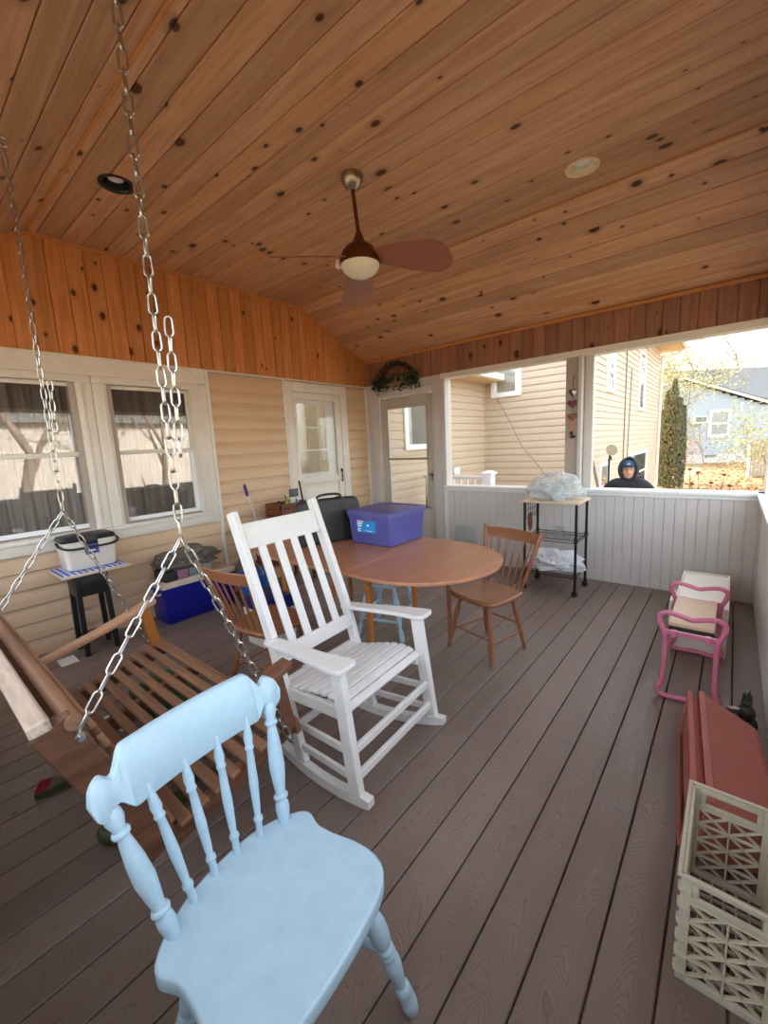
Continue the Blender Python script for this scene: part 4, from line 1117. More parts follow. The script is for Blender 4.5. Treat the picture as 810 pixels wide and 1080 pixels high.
m.loft(rings); m.build('pouch_body', 'offwhite', t, 40)
m = MB(); m.loft([[Vector((.24+(d_+.002)*math.cos(a), -1.60+(w+.001)*math.sin(a), z_)) for a in [2*PI*i/16 for i in range(16)]] for z_, w, d_ in ((.97, .063, .024), (1.035, .065, .008), (1.062, .067, .004))]); m.build('pouch_top', 'blackbag', t, 40)
t = thing('scrub_brush', 'long white-handled tool with purple-blue grip leaning by the siding', 'tool', (.20, -2.13, .725), 0, world=True)
m = MB(); m.lathe((.22, -2.10, .726), (.17, -2.16, 1.06), [(0, .006), (1, .006)], 10); m.build('shaft', 'broomw', t, 40)
m = MB(); m.lathe((.17, -2.16, 1.04), (.155, -2.178, 1.17), [(0, .009), (.1, .015), (.8, .018), (1, .010)], 12); m.build('grip', 'broomb', t, 40)
# under the table
t = thing('drinks_cooler', 'white cooler with navy lid and drain plug under the table', 'cooler', (1.3, -2.62, 0), 0, world=True)
m = MB(); m.loft([rb(1.22, 1.53, -2.94, -2.69, .0), rb(1.2, 1.55, -2.95, -2.68, .30)]); m.build('body', 'offwhite', t, 40)
m = MB(); m.loft([rb(1.19, 1.56, -2.955, -2.675, .30), rb(1.19, 1.56, -2.955, -2.675, .36), rb(1.22, 1.53, -2.93, -2.70, .385)]); m.build('lid', 'navy', t, 40)
m = MB(); m.lathe((1.535, -2.80, .12), (1.56, -2.80, .12), [(0, .028), (.6, .026), (1, .02)], 16); m.build('drain_plug', 'blackplastic', t, 40)
t = thing('blue_bucket', 'bright blue plastic bucket beside the white drinks cooler', 'bucket', (.95, -3.2, 0), 0, world=True)
m = MB(); m.lathe((.80, -2.58, 0), (.80, -2.58, .42), [(0, .10), (.02, .105), (.9, .13), (.92, .14), (.98, .14), (1, .135)], 24); m.build('body', 'bluebag', t, 40)
m = MB(); m.tube([(.80+.14*math.cos(a), -2.58+.02, .40+.10*math.sin(a)) for a in [PI*i/14 for i in range(15)]], .004, 6); m.build('handle', 'galv', t, 40)

# ------------------------------------------------------------------ rolling cart
t = thing('rolling_cart', 'black wire kitchen cart on casters by the beadboard wall', 'cart', (2.83, -.43, 0), 0, world=True)
kx0, kx1, ky0, ky1 = 2.575, 3.085, -.64, -.25
for lx in (kx0+.015, kx1-.015):
    for ly in (ky0+.015, ky1-.015):
        m = MB(); m.lathe((lx, ly, .06), (lx, ly, .885), [(0, .0125), (1, .0125)], 12)
        for zz in (.205, .545): m.lathe((lx, ly, zz-.02), (lx, ly, zz+.022), [(0, .017), (.9, .017), (1, .014)], 12)
        p = m.build('post', 'black', t, 40)
        m = MB(); m.tube([(lx-.0, ly-.014, .028), (lx, ly+.014, .028)], .027, 18); m.box(lx-.016, lx+.016, ly-.018, ly+.018, .04, .065, .004); m.build('caster', 'blackplastic', t, 40)
m = MB(); m.box(kx0-.012, kx1+.014, ky0-.012, ky1+.012, .885, .905, .003); m.build('top_board', 'carttop', t, 30)
for zz, nm in ((.205, 'wire_shelf'), (.545, 'wire_shelf')):
    m = MB()
    for dz in (0, -.028):
        m.tube([(kx0+.015, ky0+.015, zz+dz), (kx1-.015, ky0+.015, zz+dz), (kx1-.015, ky1-.015, zz+dz), (kx0+.015, ky1-.015, zz+dz)], .0035, 6, closed=True)
    for i in range(24): x_ = kx0+.03+(kx1-kx0-.06)*i/23; m.tube([(x_, ky0+.015, zz), (x_, ky1-.015, zz)], .0016, 5)
    for y_ in (ky0+.015, ky1-.015, -.445):
        n_ = 22; m.tube([(kx0+.02+(kx1-kx0-.04)*i/n_, y_, zz-(.028 if i % 2 else 0)) for i in range(n_+1)], .0018, 5)
    for x_ in (kx0+.015, kx1-.015):
        n_ = 14; m.tube([(x_, ky0+.02+(ky1-ky0-.04)*i/n_, zz-(.028 if i % 2 else 0)) for i in range(n_+1)], .0018, 5)
    m.build(nm, 'black', t, 40)
m = MB()
for zz in (.86, .80, .74): m.tube([(kx0+.015, ky0+.02, zz), (kx0+.015, ky1-.02, zz)], .003, 6)
for i in range(6): y_ = ky0+.05+i*.058; m.tube([(kx0+.015, y_, .87), (kx0+.015, y_, .73), (kx0+.0, y_, .70), (kx0-.008, y_, .72)], .0028, 6)
m.build('side_rack', 'black', t, 40)
tag(blob((kx0+.035, ky0+.11, .68), (.018, .04, .085), seg=24, rings=16, amp=.3, fr=2, seed=8).build('oven_mitt', 'rust', None, 60), 'brown mitt hanging from the side rack of the black cart', 'mitt')
t = thing('wire_holder', 'small wire holder on the middle shelf of the black cart', 'holder', (2.87, -.44, .547), 0, world=True)
m = MB()
for zz, r_ in ((.55, .03), (.59, .034), (.625, .038)): m.tube([(2.87+r_*math.cos(a), -.44+r_*math.sin(a), zz) for a in [2*PI*i/16 for i in range(16)]], .002, 5, closed=True)
for i in range(6): a = 2*PI*i/6; m.tube([(2.87+.03*math.cos(a), -.44+.03*math.sin(a), .55), (2.87+.038*math.cos(a), -.44+.038*math.sin(a), .625)], .002, 5)
m.build('wire_frame', 'galv', t, 40)
# bagged thing on top: a small oven in clear film
t = thing('bagged_appliance', 'grey appliance wrapped in clear plastic bag on top of the cart', 'bagged item', (2.83, -.44, .905), 0, world=True)
m = MB(); m.box(2.68, 2.96, -.53, -.36, .915, 1.055, .02); m.build('wrapped_box', simple('pale_grey_enamel', srgb(176, 186, 186), .35), t, 40)
blob((2.82, -.445, 1.0), (.235, .17, .145), seg=160, rings=90, amp=.26, fr=2.3, seed=5, flat=.908).build('plastic_film', 'clearbag', t, 80)
tag(blob((2.82, -.45, .27), (.23, .145, .11), seg=160, rings=90, amp=.42, fr=2.2, seed=14, flat=.210).build('plastic_bag', 'whitebag', None, 80), 'crumpled white plastic bag on the bottom shelf of the cart', 'bag')
t = thing('vinyl_cable', 'thin cable running from upper window down to the bagged appliance', 'cable', (2.2, 1.0, 1.0), 0, world=True)
m = MB(); m.tube(spline([(.29, 3.77, 2.36), (.9, 2.9, 1.9), (1.55, 1.9, 1.42), (2.1, .95, 1.22), (2.5, .2, 1.08), (2.62, -.2, 1.03)], 8, False), .006, 6); m.build('cable_run', 'cable', t, 60)

# ------------------------------------------------------------------ right side things
t = thing('cabinet_box', 'low cream-white box cabinet behind the pink garden kneeler', 'cabinet', (4.02, -.8, 0), 0, world=True)
m = MB(); gx0, gx1, gy0, gy1 = 3.885, 4.185, -1.27, -.44
m.box(gx0, gx1, gy0, gy1, 0, .33, .004); m.build('body', 'boxwhite', t, 30)
m = MB()
for a, b, c, d in ((gx0, gx1, gy0, gy0+.012), (gx0, gx1, gy1-.012, gy1), (gx0, gx0+.012, gy0+.012, gy1-.012), (gx1-.012, gx1, gy0+.012, gy1-.012)): m.box(a, b, c, d, .33, .342, .002)
m.build('rim', 'boxwhite', t, 30)
m = MB(); m.box(gx0-.018, gx0-.002, -1.31, -1.05, .20, .36, .003); m.build('flap', 'boxwhite', t, 30)

t = thing('garden_kneeler', 'pink tubular garden kneeler with pale pad by the white cabinet', 'garden kneeler', (4.02, -1.6, 0), 0, world=True)
for yy, s_ in ((-1.93, -1), (-1.32, 1)):
    m = MB(); xa, xb = 3.885, 4.165
    yf = yy+s_*.03
    pts = [(xa+.012, yf-.0, .018), (xa+.0, yf, .05), (xa+.02, yy+s_*.02, .10), (xa+.025, yy, .30), (xa+.02, yy, .37), (xa-.002, yy-s_*.005, .43), (xa-.005, yy-s_*.01, .475), (xa+.03, yy-s_*.01, .495), (xa+.09, yy-s_*.01, .486), (4.025, yy-s_*.01, .474), (xb-.09, yy-s_*.01, .486), (xb-.03, yy-s_*.01, .495), (xb+.005, yy-s_*.01, .475), (xb+.002, yy-s_*.005, .43), (xb-.02, yy, .37), (xb-.025, yy, .30), (xb-.02, yy+s_*.02, .10), (xb, yf, .05), (xb-.012, yf, .018), (xb-.06, yf, .012), (4.025, yf, .020), (xa+.06, yf, .012)]
    m.tube(spline(pts, 5), .0138, 10, closed=True); m.build('leg_frame', 'pink', t, 60)
    m = MB(); m.bar((xa+.02, yy, .385), (xb-.02, yy, .385), .016, .026, bev=.003)
    m.box(xa+.05, xa+.075, yy-.014, yy+.014, .36, .40, .003); m.box(xb-.075, xb-.05, yy-.014, yy+.014, .36, .40, .003); m.build('cross_bar', 'pink', t, 30)
m = MB(); m.box(3.915, 4.13, -1.86, -1.36, .372, .384, .003); m.build('support_board', 'blackplastic', t, 30)
m = MB(); m.box(3.912, 4.125, -1.84, -1.36, .385, .412, .010); m.build('pad', 'pad', t, 40)

t0 = 'planter boxes'
PX = Matrix.Translation((4.07, -2.25, 0)) @ Matrix.Rotation(R(4.8), 4, 'Z') @ Matrix.Translation((-4.07, 2.25, 0))
def planter(dx, dz, label, ya, yb, mat, grow=0):
    t = thing('planter_box', label, 'planter', (4.16+dx, -2.6, 0), 0, t0, world=True)
    # lying on its side, mouth to the left; section in x-z
    def sec(th, y):
        o = [(4.058, .236-th), (4.27, .150-th), (4.285, .135-th), (4.285, .02+th), (4.270, .008+th), (4.035, .004+th)]
        return o
    m = MB(); m.x = PX; outer = [(4.076, .236), (4.268, .152), (4.282, .138), (4.288, .022), (4.274, .006), (4.036, .004)]
    inner = [(4.078, .230), (4.264, .147), (4.277, .135), (4.282, .026), (4.270, .011), (4.038, .009)]
    P = lambda q, y: Vector((q[0]+dx, y, q[1]+dz))
    def tap(q, y, f): return P((q[0], q[1]+(.12-q[1])*f), y)
    n = len(outer)
    rings = [[tap(q, ya+(.05 if q[0] > 4.2 else .0), 0) for q in outer], [tap(q, yb-(.05 if q[0] > 4.2 else 0), 0) for q in outer]]
    m.loft([r for r in rings], closed=False)
    rings = [[tap(q, ya+(.055 if q[0] > 4.2 else .005), 0) for q in inner], [tap(q, yb-(.055 if q[0] > 4.2 else .005), 0) for q in inner]]
    m.loft([r for r in rings], closed=False)
    for y_, s_ in ((ya, 1), (yb, -1)):
        f = lambda q, e: P(q, y_+s_*((.05 if q[0] > 4.2 else 0)+e))
        m.add([f(q, 0) for q in outer], [tuple(range(n))]); m.add([f(q, .006) for q in inner], [tuple(range(n))])
        m.add([f(outer[0], 0), f(outer[-1], 0), f(inner[-1], .006), f(inner[0], .006)], [(0, 1, 2, 3)])
    for o1, i1 in ((outer[0], inner[0]), (outer[-1], inner[-1])): m.add([P(o1, ya), P(o1, yb), P(i1, yb), P(i1, ya)], [(0, 1, 2, 3)])
    m.build('trough', mat, t, 20)
    m = MB(); m.x = PX
    m.bar(P((4.074, .240), ya), P((4.074, .240), yb), .024, .012, (.3, 0, 1), .003); m.bar(P((4.034, .0065), ya), P((4.034, .0065), yb), .012, .010, (.3, 0, 1), .002)
    m.bar(P((4.072, .238), ya), P((4.036, .006), ya), .012, .016, (1, 0, 0), .002); m.bar(P((4.072, .238), yb), P((4.036, .006), yb), .012, .016, (1, 0, 0), .002)
    m.build('rim', mat, t, 30)
planter(.022, .003, 'outer terracotta plastic window box lying on its side, right-hand of the nested pair', -3.0, -2.25, 'terra')
for o in list(C.objects):
    pass
t = thing('planter_box', 'inner terracotta plastic window box nested in the mouth of the other', 'planter', (4.07, -2.6, .0), 0, t0, world=True)
m = MB(); m.x = PX
out2 = [(4.060, .228), (4.150, .190), (4.156, .186), (4.156, .184), (4.062, .222)]
# nested trough: follows the outer one inside, 8 mm clear
oo = [(4.060, .2265), (4.268, .1345), (4.283, .120), (4.2835, .0400), (4.272, .0255), (4.034, .0175)]
ii = [(4.062, .2205), (4.263, .1300), (4.277, .118), (4.2775, .0440), (4.270, .0305), (4.036, .0225)]
P = lambda q, y: Vector((q[0], y, q[1]))
ya, yb = -2.985, -2.262
for sec_, e in ((oo, 0), (ii, .006)):
    m.loft([[P(q, ya+(.06 if q[0] > 4.2 else .01)+e) for q in sec_], [P(q, yb-(.06 if q[0] > 4.2 else .01)-e) for q in sec_]], closed=False)
    for y_, s_ in ((ya, 1), (yb, -1)): m.add([P(q, y_+s_*((.06 if q[0] > 4.2 else .01)+e)) for q in sec_], [tuple(range(6))])
m.build('trough', 'terra2', t, 20)
m = MB(); m.x = PX; m.bar((4.050, ya, .236), (4.050, yb, .236), .022, .011, (.3, 0, 1), .003); m.bar((4.018, ya, .013), (4.018, yb, .013), .012, .010, (.3, 0, 1), .002)
m.bar((4.050, ya, .232), (4.020, ya, .012), .012, .014, (1, 0, 0), .002); m.bar((4.050, yb, .232), (4.020, yb, .012), .012, .014, (1, 0, 0), .002)
m.build('rim', 'terra2', t, 30)

# milk crate
t = thing('milk_crate', 'beige plastic lattice crate standing in the near right corner', 'crate', (4.2, -3.24, 0), 0, world=True)
X0, X1, V0, V1, H = 4.105, 4.31, -3.435, -3.055, .335
def lattice(m, f, w, h):
    """f(u,v) -> point on panel, u 0..w, v 0..h ; solid border + diamond ribs"""
    b = .022
    def rib(u0, v0, u1, v1, wd=.005, th=.012):
        m.bar(f(u0, v0), f(u1, v1), wd, th, nrm, .0015)
    nu, nv = 2, 4
    for i in range(nu+1): u = b+(w-2*b)*i/nu; rib(u, b, u, h-b-.055)
    for j in range(nv+1): v = b+(h-.055-2*b)*j/nv; rib(b, v, w-b, v)
    for i in range(nu):
        for j in range(nv):
            u0 = b+(w-2*b)*i/nu; u1 = b+(w-2*b)*(i+1)/nu; v0 = b+(h-.055-2*b)*j/nv; v1 = b+(h-.055-2*b)*(j+1)/nv
            rib(u0, v0, u1, v1, .0045); rib(u0, v1, u1, v0, .0045)
panels = [((lambda u, v: Vector((X0+u, V0+.006, v))), X1-X0, (0, 1, 0), 'front'), ((lambda u, v: Vector((X0+u, V1-.006, v))), X1-X0, (0, 1, 0), 'back'),
          ((lambda u, v: Vector((X0+.006, V0+u, v))), V1-V0, (1, 0, 0), 'left'), ((lambda u, v: Vector((X1-.006, V0+u, v))), V1-V0, (1, 0, 0), 'right')]
for f, w, nr, nm in panels:
    m = MB(); nrm = Vector(nr); lattice(m, f, w, H)
    def plate(u0, u1, v0, v1):
        a, c = f(u0, v0), f(u1, v1); e = nrm*.005
        m.box(min(a.x, c.x)-e.x, max(a.x, c.x)+e.x, min(a.y, c.y)-e.y, max(a.y, c.y)+e.y, v0, v1, .002)
    plate(0, .024, 0, H); plate(w-.024, w, 0, H); plate(.024, w-.024, 0, .022); plate(.024, w-.024, H-.018, H); plate(.024, w-.024, H-.075, H-.055)
    plate(.024, .04, H-.055, H-.018); plate(w-.04, w-.024, H-.055, H-.018)
    if nm == 'front' or nm == 'left':
        for j in range(6):
            v = .03+j*.052
            if nm == 'front': m.box(X0-.004, X0+.024, V0-.008, V0, v, v+.004); m.box(X1-.024, X1+.004, V0-.008, V0, v, v+.004)
            else: m.box(X0-.006, X0, V0, V0+.024, v, v+.004); m.box(X0-.006, X0, V1-.024, V1, v, v+.004)
    m.build('side_panel', 'crate', t, 30)
m = MB(); m.tube([(X0-.003, V0-.003, H), (X1+.003, V0-.003, H), (X1+.003, V1+.003, H), (X0-.003, V1+.003, H)], .007, 8, closed=True); m.build('rim', 'crate', t, 40)
m = MB()
for i in range(7): x_ = X0+.01+(X1-X0-.02)*i/6; m.bar((x_, V0+.01, .008), (x_, V1-.01, .008), .006, .012, bev=.001)
for i in range(11): y_ = V0+.01+(V1-V0-.02)*i/10; m.bar((X0+.01, y_, .008), (X1-.01, y_, .008), .006, .012, bev=.001)
m.build('base_grid', 'crate', t, 0)

# small mossy metal figurine
t = thing('garden_figurine', 'small dark weathered garden figurine beside the terracotta window box', 'figurine', (4.275, -1.99, 0), R(200))
m = MB(); m.lathe((0, 0, 0), (0, 0, .03), [(0, .052), (.8, .045), (1, .03)], 20)
m.sphere((0, 0, .06), .04, (1, .9, 1.1)); m.sphere((.0, 0, .115), .024, (1, 1, 1.1))
for i in range(5): a = 2*PI*i/5; m.lathe((.012*math.cos(a), .012*math.sin(a), .13), (.018*math.cos(a), .018*math.sin(a), .165+.015*(i % 2)), [(0, .009), (.6, .006), (1, .001)], 8)
m.sphere((.055, .02, .075), .028, (1.5, .7, .45)); m.build('body', 'frog', t, 60)
m = MB(); m.sphere((.06, .022, .09), .016, (1.6, .8, .3)); m.build('wing', 'offwhite', t, 60)

# under the swing: pet vacuum head with hose, green fabric
t = thing('vacuum_tool', 'olive green upholstery cleaner nozzle with red bristles on the deck', 'cleaner nozzle', (1.9, -4.3, 0), 0, world=True)
m = MB(); cmx = Matrix.Translation((1.81, -4.355, 0)) @ Matrix.Rotation(R(64), 4, 'Z') @ Matrix.Scale(.70, 4); m.x = cmx
m.loft([[Vector((x_, w*a, z0 if b < 0 else z1)) for a, b in ((-1, -1), (1, -1), (1, 1), (-1, 1))] for x_, w, z0, z1 in ((-.06, .062, .012, .05), (.02, .06, .01, .055), (.06, .04, .008, .06), (.09, .027, .006, .058), (.33, .022, .004, .048))]); m.build('nozzle', 'green', t, 30)
m = MB(); m.x = cmx
for i in range(5):
    for j in range(7): m.tube([(-.052+i*.014, -.048+j*.016, .045), (-.055+i*.014, -.046+j*.016, .066)], .0045, 6)
m.build('bristle', 'bristle', t, 40)
m = MB(); pts = spline([(2.05, -4.17, .03), (2.16, -4.16, .03), (2.26, -4.23, .03), (2.30, -4.28, .03), (2.36, -4.25, .03), (2.40, -4.1, .03), (2.33, -3.95, .03), (2.15, -3.9, .03)], 14, False)
m.tube(pts, [.024+.0025*(i % 2) for i in range(len(pts))], 12); m.build('hose', 'green', t, 60)
tag(blob((1.52, -3.70, .06), (.24, .16, .065), seg=60, rings=30, amp=.4, fr=2, seed=21, flat=.002).build('fabric_bundle', 'camo', None, 70), 'dark green camouflage bundle on the deck under the swing seat', 'bundle')
tag(MB().box(.26, .42, -3.99, -3.88, .001, .004).build('paper_scrap', 'paper', None, 0), 'white paper scrap on the deck beside the black side table', 'paper', 'paper scraps')
m = MB(); m.x = Matrix.Translation((1.50, -3.97, 0)) @ Matrix.Rotation(.1, 4, 'Z'); m.box(-.12, .12, -.035, .035, .001, .004)
tag(m.build('paper_scrap', 'paper', None, 0), 'long white paper scrap on the deck, seen through the swing slats', 'paper', 'paper scraps')

# ------------------------------------------------------------------ wreath and heart chime
t = thing('arch_wreath', 'half-round twig wreath with dark leaves above the storm door', 'wreath', (.61, -.03, 2.28), 0, world=True)
m = MB()
for q in range(5):
    m.tube([(.61+(.33-.012*q)*math.cos(a)+random.uniform(-.006, .006), -.03-.008*(q % 3), 2.29+(.30-.012*q)*math.sin(a)+random.uniform(-.006, .006)) for a in [PI*i/24 for i in range(25)]], .007, 6)
m.tube([(.28, -.03, 2.29), (.94, -.03, 2.29)], .009, 6)
for i in range(9): a = PI*(.1+.8*i/8); m.tube([(.61, -.03, 2.29), (.61+.29*math.cos(a), -.03, 2.29+.27*math.sin(a))], .004, 5)
m.build('twig_frame', 'twig', t, 50)
m = MB()
for i in range(900):
    u = random.random(); side = random.choice((-1, 1))
    cx = .61+side*(.38*random.random()**.75); cz = 2.29+random.gauss(.02, .045)+(.06*random.random())-.03*abs(cx-.61)
    if random.random() < .15: a = PI*random.random(); cx, cz = .61+.33*math.cos(a), 2.29+.30*math.sin(a)
    c = Vector((cx, -.05-random.random()*.07, cz)); d = Vector((random.gauss(0, 1), random.gauss(0, .7), random.gauss(0, 1))).normalized(); l = .028+random.random()*.022
    w = d.cross(Vector((random.gauss(0, 1), random.gauss(0, 1), random.gauss(0, 1)))).normalized()*l*.28
    m.add([c-d*l*.5, c+w, c+d*l*.5, c-w], [(0, 1, 2, 3)])
m.build('foliage', 'leafgreen', t, 0, kind='stuff')
m = MB()
for i in range(22): m.sphere((.61+random.gauss(0, .09), -.10-random.random()*.02, 2.30+random.gauss(.02, .035)), .011+random.random()*.009, seg=8, rings=6)
m.build('flower', 'berry', t, 60, kind='stuff')
t = thing('heart_chime', 'hanging string of wooden hearts on the taupe post', 'wind chime', (2.85, -.03, 2.1), 0, world=True)
m = MB(); m.tube([(2.85, -.02, 2.10), (2.85, -.022, 1.50)], .0022, 6); m.lathe((2.85, -.004, 2.11), (2.85, -.02, 2.11), [(0, .006), (1, .004)], 8); m.build('cord', 'twig', t, 40)
def heart(m, cx, cy, cz, s, th=.012, rz=0):
    o = []
    for i in range(28):
        a = 2*PI*i/28
        o.append((s*math.sin(a)**3, s*(.81*math.cos(a)-.31*math.cos(2*a)-.125*math.cos(3*a)-.06*math.cos(4*a))))
    rings = []
    for f, y in ((.85, -th/2), (1, -th*.25), (1, th*.25), (.85, th/2)): rings.append([Vector((cx+(p[0]*f)*math.cos(rz)-y*math.sin(rz), cy+y*math.cos(rz)+p[0]*f*math.sin(rz), cz+p[1]*f)) for p in o])
    m.loft(rings)
for z_, s_, mt, rz in ((1.94, .042, 'twig', 1.0), (1.83, .046, 'purple', 0), (1.70, .046, 'brownheart', .1)):
    m = MB(); heart(m, 2.85, -.035, z_, s_, .012, rz); m.build('heart', mt, t, 40)
m = MB(); heart(m, 2.862, -.032, 1.94, .026, .03, 1.2); m.build('heart', 'vinyl', t, 40, label='white heart')
m = MB(); m.tube([(2.842, -.03, 1.67), (2.84, -.03, 1.56)], .005, 6); m.tube([(2.852, -.03, 1.67), (2.85, -.03, 1.54)], .004, 6); m.build('ribbon', 'redpink', t, 40)
m = MB(); m.sphere((2.845, -.03, 1.535), .018); m.sphere((2.858, -.03, 1.50), .02, (1.4, 1, .8)); m.build('bell', 'twig', t, 60)

# ------------------------------------------------------------------ outside
mb = MB(); n = 40
xs = [-60+3*i for i in range(41)]; ys = [-40+3*i for i in range(41)]
for i in range(40):
    for j in range(40):
        f = lambda x, y: (x, y, GZ+(.06*noise.noise(Vector((x*.2, y*.2, 0))) if y > 8 or abs(x) > 8 else 0)-.0)
        mb.quad(f(xs[i], ys[j]), f(xs[i+1], ys[j]), f(xs[i+1], ys[j+1]), f(xs[i], ys[j+1]))
g = mb.build('ground', 'ground', None, 60); g['kind'] = 'structure'

# the house wing beyond the porch
HX, HY, HF = 1.925, 3.785, 13.75
t = thing('house_wing', 'cream-sided two-storey house wing outside the porch opening', 'house', (1.0, 5.0, GZ), 0, world=True)
m = MB()
siding(m, .12, HY, GZ, 2.68, lambda u, o, z: (o, u, z), phase=.05)
m.build('wall', 'siding_out', t, 0)
m = MB(); siding(m, -1.5, HX, GZ, 4.35, lambda u, o, z: (u, HY-o, z), phase=.05); m.build('wall', 'siding_out', t, 0)
m = MB(); siding(m, HY, HF, GZ, 4.35, lambda u, o, z: (HX+o, u, z), phase=.05); m.build('wall', 'siding_out', t, 0)
m = MB(); m.box(-2.5, -.001, .15, HY, GZ, 3.0); m.box(-9.5, HX-.001, HY+.001, HF, GZ, 4.4); m.prism([(HX, 4.4), (-3.8, 7.2), (-9.6, 4.4)], 'Y', HY+.001, HY+.2); m.prism([(HX, 4.4), (-3.8, 7.2), (-9.6, 4.4)], 'Y', HF-.2, HF); m.build('wall_core', 'soffit', t, 0)
m = MB(); m.box(HX-.02, HX+.02, HY-.022, HY+.03, GZ, 4.35); m.box(.0, .03, HY-.035, HY-.012, GZ, 2.7); m.build('corner_trim', 'siding_out', t, 0)
m = MB(); m.box(-.8, .42, .15, HY-.02, 2.68, 2.72); m.build('soffit', 'soffit', t, 0)
m = MB(); m.prism([(.45, 2.72), (.45, 2.80), (-2.5, 4.2), (-2.5, 4.12)], 'Y', .13, HY-.02); m.build('lower_roof', 'shingle', t, 0)
m = MB(); m.box(.42, .46, .13, HY-.02, 2.70, 2.82); m.build('fascia', 'gutter', t, 0)
m = MB(); m.box(-3, HX+.65, HY-.1, HF+.5, 4.35, 4.39); m.build('soffit', 'soffit', t, 0)
m = MB(); m.prism([(HX+.68, 4.39), (HX+.68, 4.47), (-3.8, 7.4), (-10.2, 4.47), (-10.2, 4.39), (-3.8, 7.28)], 'Y', HY-.12, HF+.55); m.build('roof', 'shingle', t, 0)  # unseen ridge raised so the roof keeps sun off the porch
m = MB(); m.bar((HX+.72, HY-.1, 4.42), (HX+.72, HF+.5, 4.42), .11, .11, bev=.02); m.box(-3, HX+.68, HF+.5, HF+.53, 4.33, 4.46); m.build('gutter', 'gutter', t, 30)
m = MB(); m.tube(spline([(HX+.70, HF+.2, 4.36), (HX+.45, HF+.2, 4.20), (HX+.10, HF+.05, 4.08), (HX+.07, HF-.0, 3.9), (HX+.07, HF, 1.0), (HX+.07, HF, GZ+.1)], 5, False), .045, 8); m.build('downspout', 'gutter', t, 40)
def housewin(t, put, u0, u1, z0, z1, inside='winint', mid=True):
    m = MB()
    def bx(a, b, c, d, o0, o1):
        p = [put(a, o0, c), put(b, o1, d)]
        m.box(min(p[0][0], p[1][0]), max(p[0][0], p[1][0]), min(p[0][1], p[1][1]), max(p[0][1], p[1][1]), c, d, .004)
    w = .09
    bx(u0-w, u0, z0-w, z1+w, 0, .045); bx(u1, u1+w, z0-w, z1+w, 0, .045); bx(u0, u1, z1, z1+w, 0, .045); bx(u0, u1, z0-w, z0, 0, .05)
    if mid: bx(u0, u1, (z0+z1)/2-.025, (z0+z1)/2+.025, 0, .035)
    for a, b in ((u0, u0+.035), (u1-.035, u1)): bx(a, b, z0, z1, 0, .03)
    f = m.build('window', 'vinyl', t, 30)
    m = MB(); bx(u0, u1, z0, z1, .018, .022); 
    f.name = 'window'
    g_ = m.build('pane', 'glass', f, 0)
    # pane is built in world space under a child, so shift by the thing base
    off = WORLD[t.name]
    for v in g_.data.vertices: v.co -= off
    m = MB(); bx(u0, u1, z0, z1, .017, .0175); b_ = m.build('blind', inside, f, 0)
    for v in b_.data.vertices: v.co -= off
    return f
P2 = lambda u, o, z: (u, HY-o, z)
P3 = lambda u, o, z: (HX+o, u, z)
P1 = lambda u, o, z: (o, u, z)
housewin(t, P2, .26, .72, 2.46, 3.2, 'lace', False)
housewin(t, P3, 5.75, 6.35, 2.52, 3.85)
housewin(t, P3, 9.7, 10.5, 2.25, 3.75)
housewin(t, P3, 5.35, 6.1, -.1, .82)
housewin(t, P3, 8.9, 11.5, -.2, .88)
housewin(t, P1, .97, 1.62, 1.50, 2.5, 'winint', False)
m = MB(); m.box(.017, .045, 2.42, 2.62, .88, 1.02, .006); m.box(.045, .07, 2.46, 2.56, .90, .99, .01); m.build('outlet_cover', 'vinyl', t, 30)
m = MB(); m.tube([(HX+.03, 7.7, 4.3), (HX+.03, 7.7, .6)], .012, 6); m.tube([(HX+.03, 8.4, 3.2), (HX+.03, 8.2, .5)], .01, 6); m.build('cable_drop', 'cable', t, 40)
t = thing('satellite_dish', 'small round satellite dish on a pole beside the house wing', 'satellite dish', (2.15, 5.2, GZ), 0, world=True)
m = MB(); m.lathe((2.2, 5.0, 1.18), (2.23, 4.96, 1.19), [(0, .02), (.3, .07), (.7, .105), (1, .115)], 24); m.build('dish', 'dish', t, 50)
m = MB(); m.tube([(2.17, 5.05, GZ), (2.17, 5.05, 1.0), (2.2, 5.02, 1.16)], .02, 8); m.tube([(2.2, 4.98, 1.1), (2.27, 4.75, 1.0), (2.27, 4.75, 1.06)], .012, 6); m.build('pole', 'black', t, 40)
t = thing('wooden_stake', 'grey weathered stake leaning against the house wing', 'stake', (2.3, 4.6, GZ), 0, world=True)
m = MB(); m.bar((2.42, 4.2, GZ), (2.05, 4.0, 1.25), .05, .04); m.build('shaft', 'trunkgrey', t, 30)

# white stair railing outside the storm door
t = thing('stair_railing', 'white vinyl stair railing with capped post outside the porch', 'railing', (1.3, 1.1, GZ), 0, world=True)
m = MB(); px_, py_ = 1.43, 1.0; m.box(px_-.065, px_+.065, py_-.065, py_+.065, GZ, 1.02, .004); m.build('post', 'vinyl', t, 30)
m = MB(); m.box(px_-.09, px_+.09, py_-.09, py_+.09, 1.02, 1.045, .006); m.loft([[Vector((px_+a*w, py_+b*w, z)) for a, b in ((-1, -1), (1, -1), (1, 1), (-1, 1))] for w, z in ((.08, 1.045), (.05, 1.065), (.01, 1.075))]); m.build('post_cap', 'vinyl', t, 20)
m = MB(); m.bar((px_, py_, .965), (.1, 1.25, .965), .06, .05, bev=.008); m.bar((px_, py_, .05), (.1, 1.25, .05), .05, .045); m.build('handrail', 'vinyl', t, 30)
for i in range(9):
    u = (i+1)/10; m = MB(); m.bar((px_+(.1-px_)*u, py_+.25*u, .94), (px_+(.1-px_)*u, py_+.25*u, .06), .035, .035, (0, 1, 0), .002); m.build('baluster', 'vinyl', t, 0)
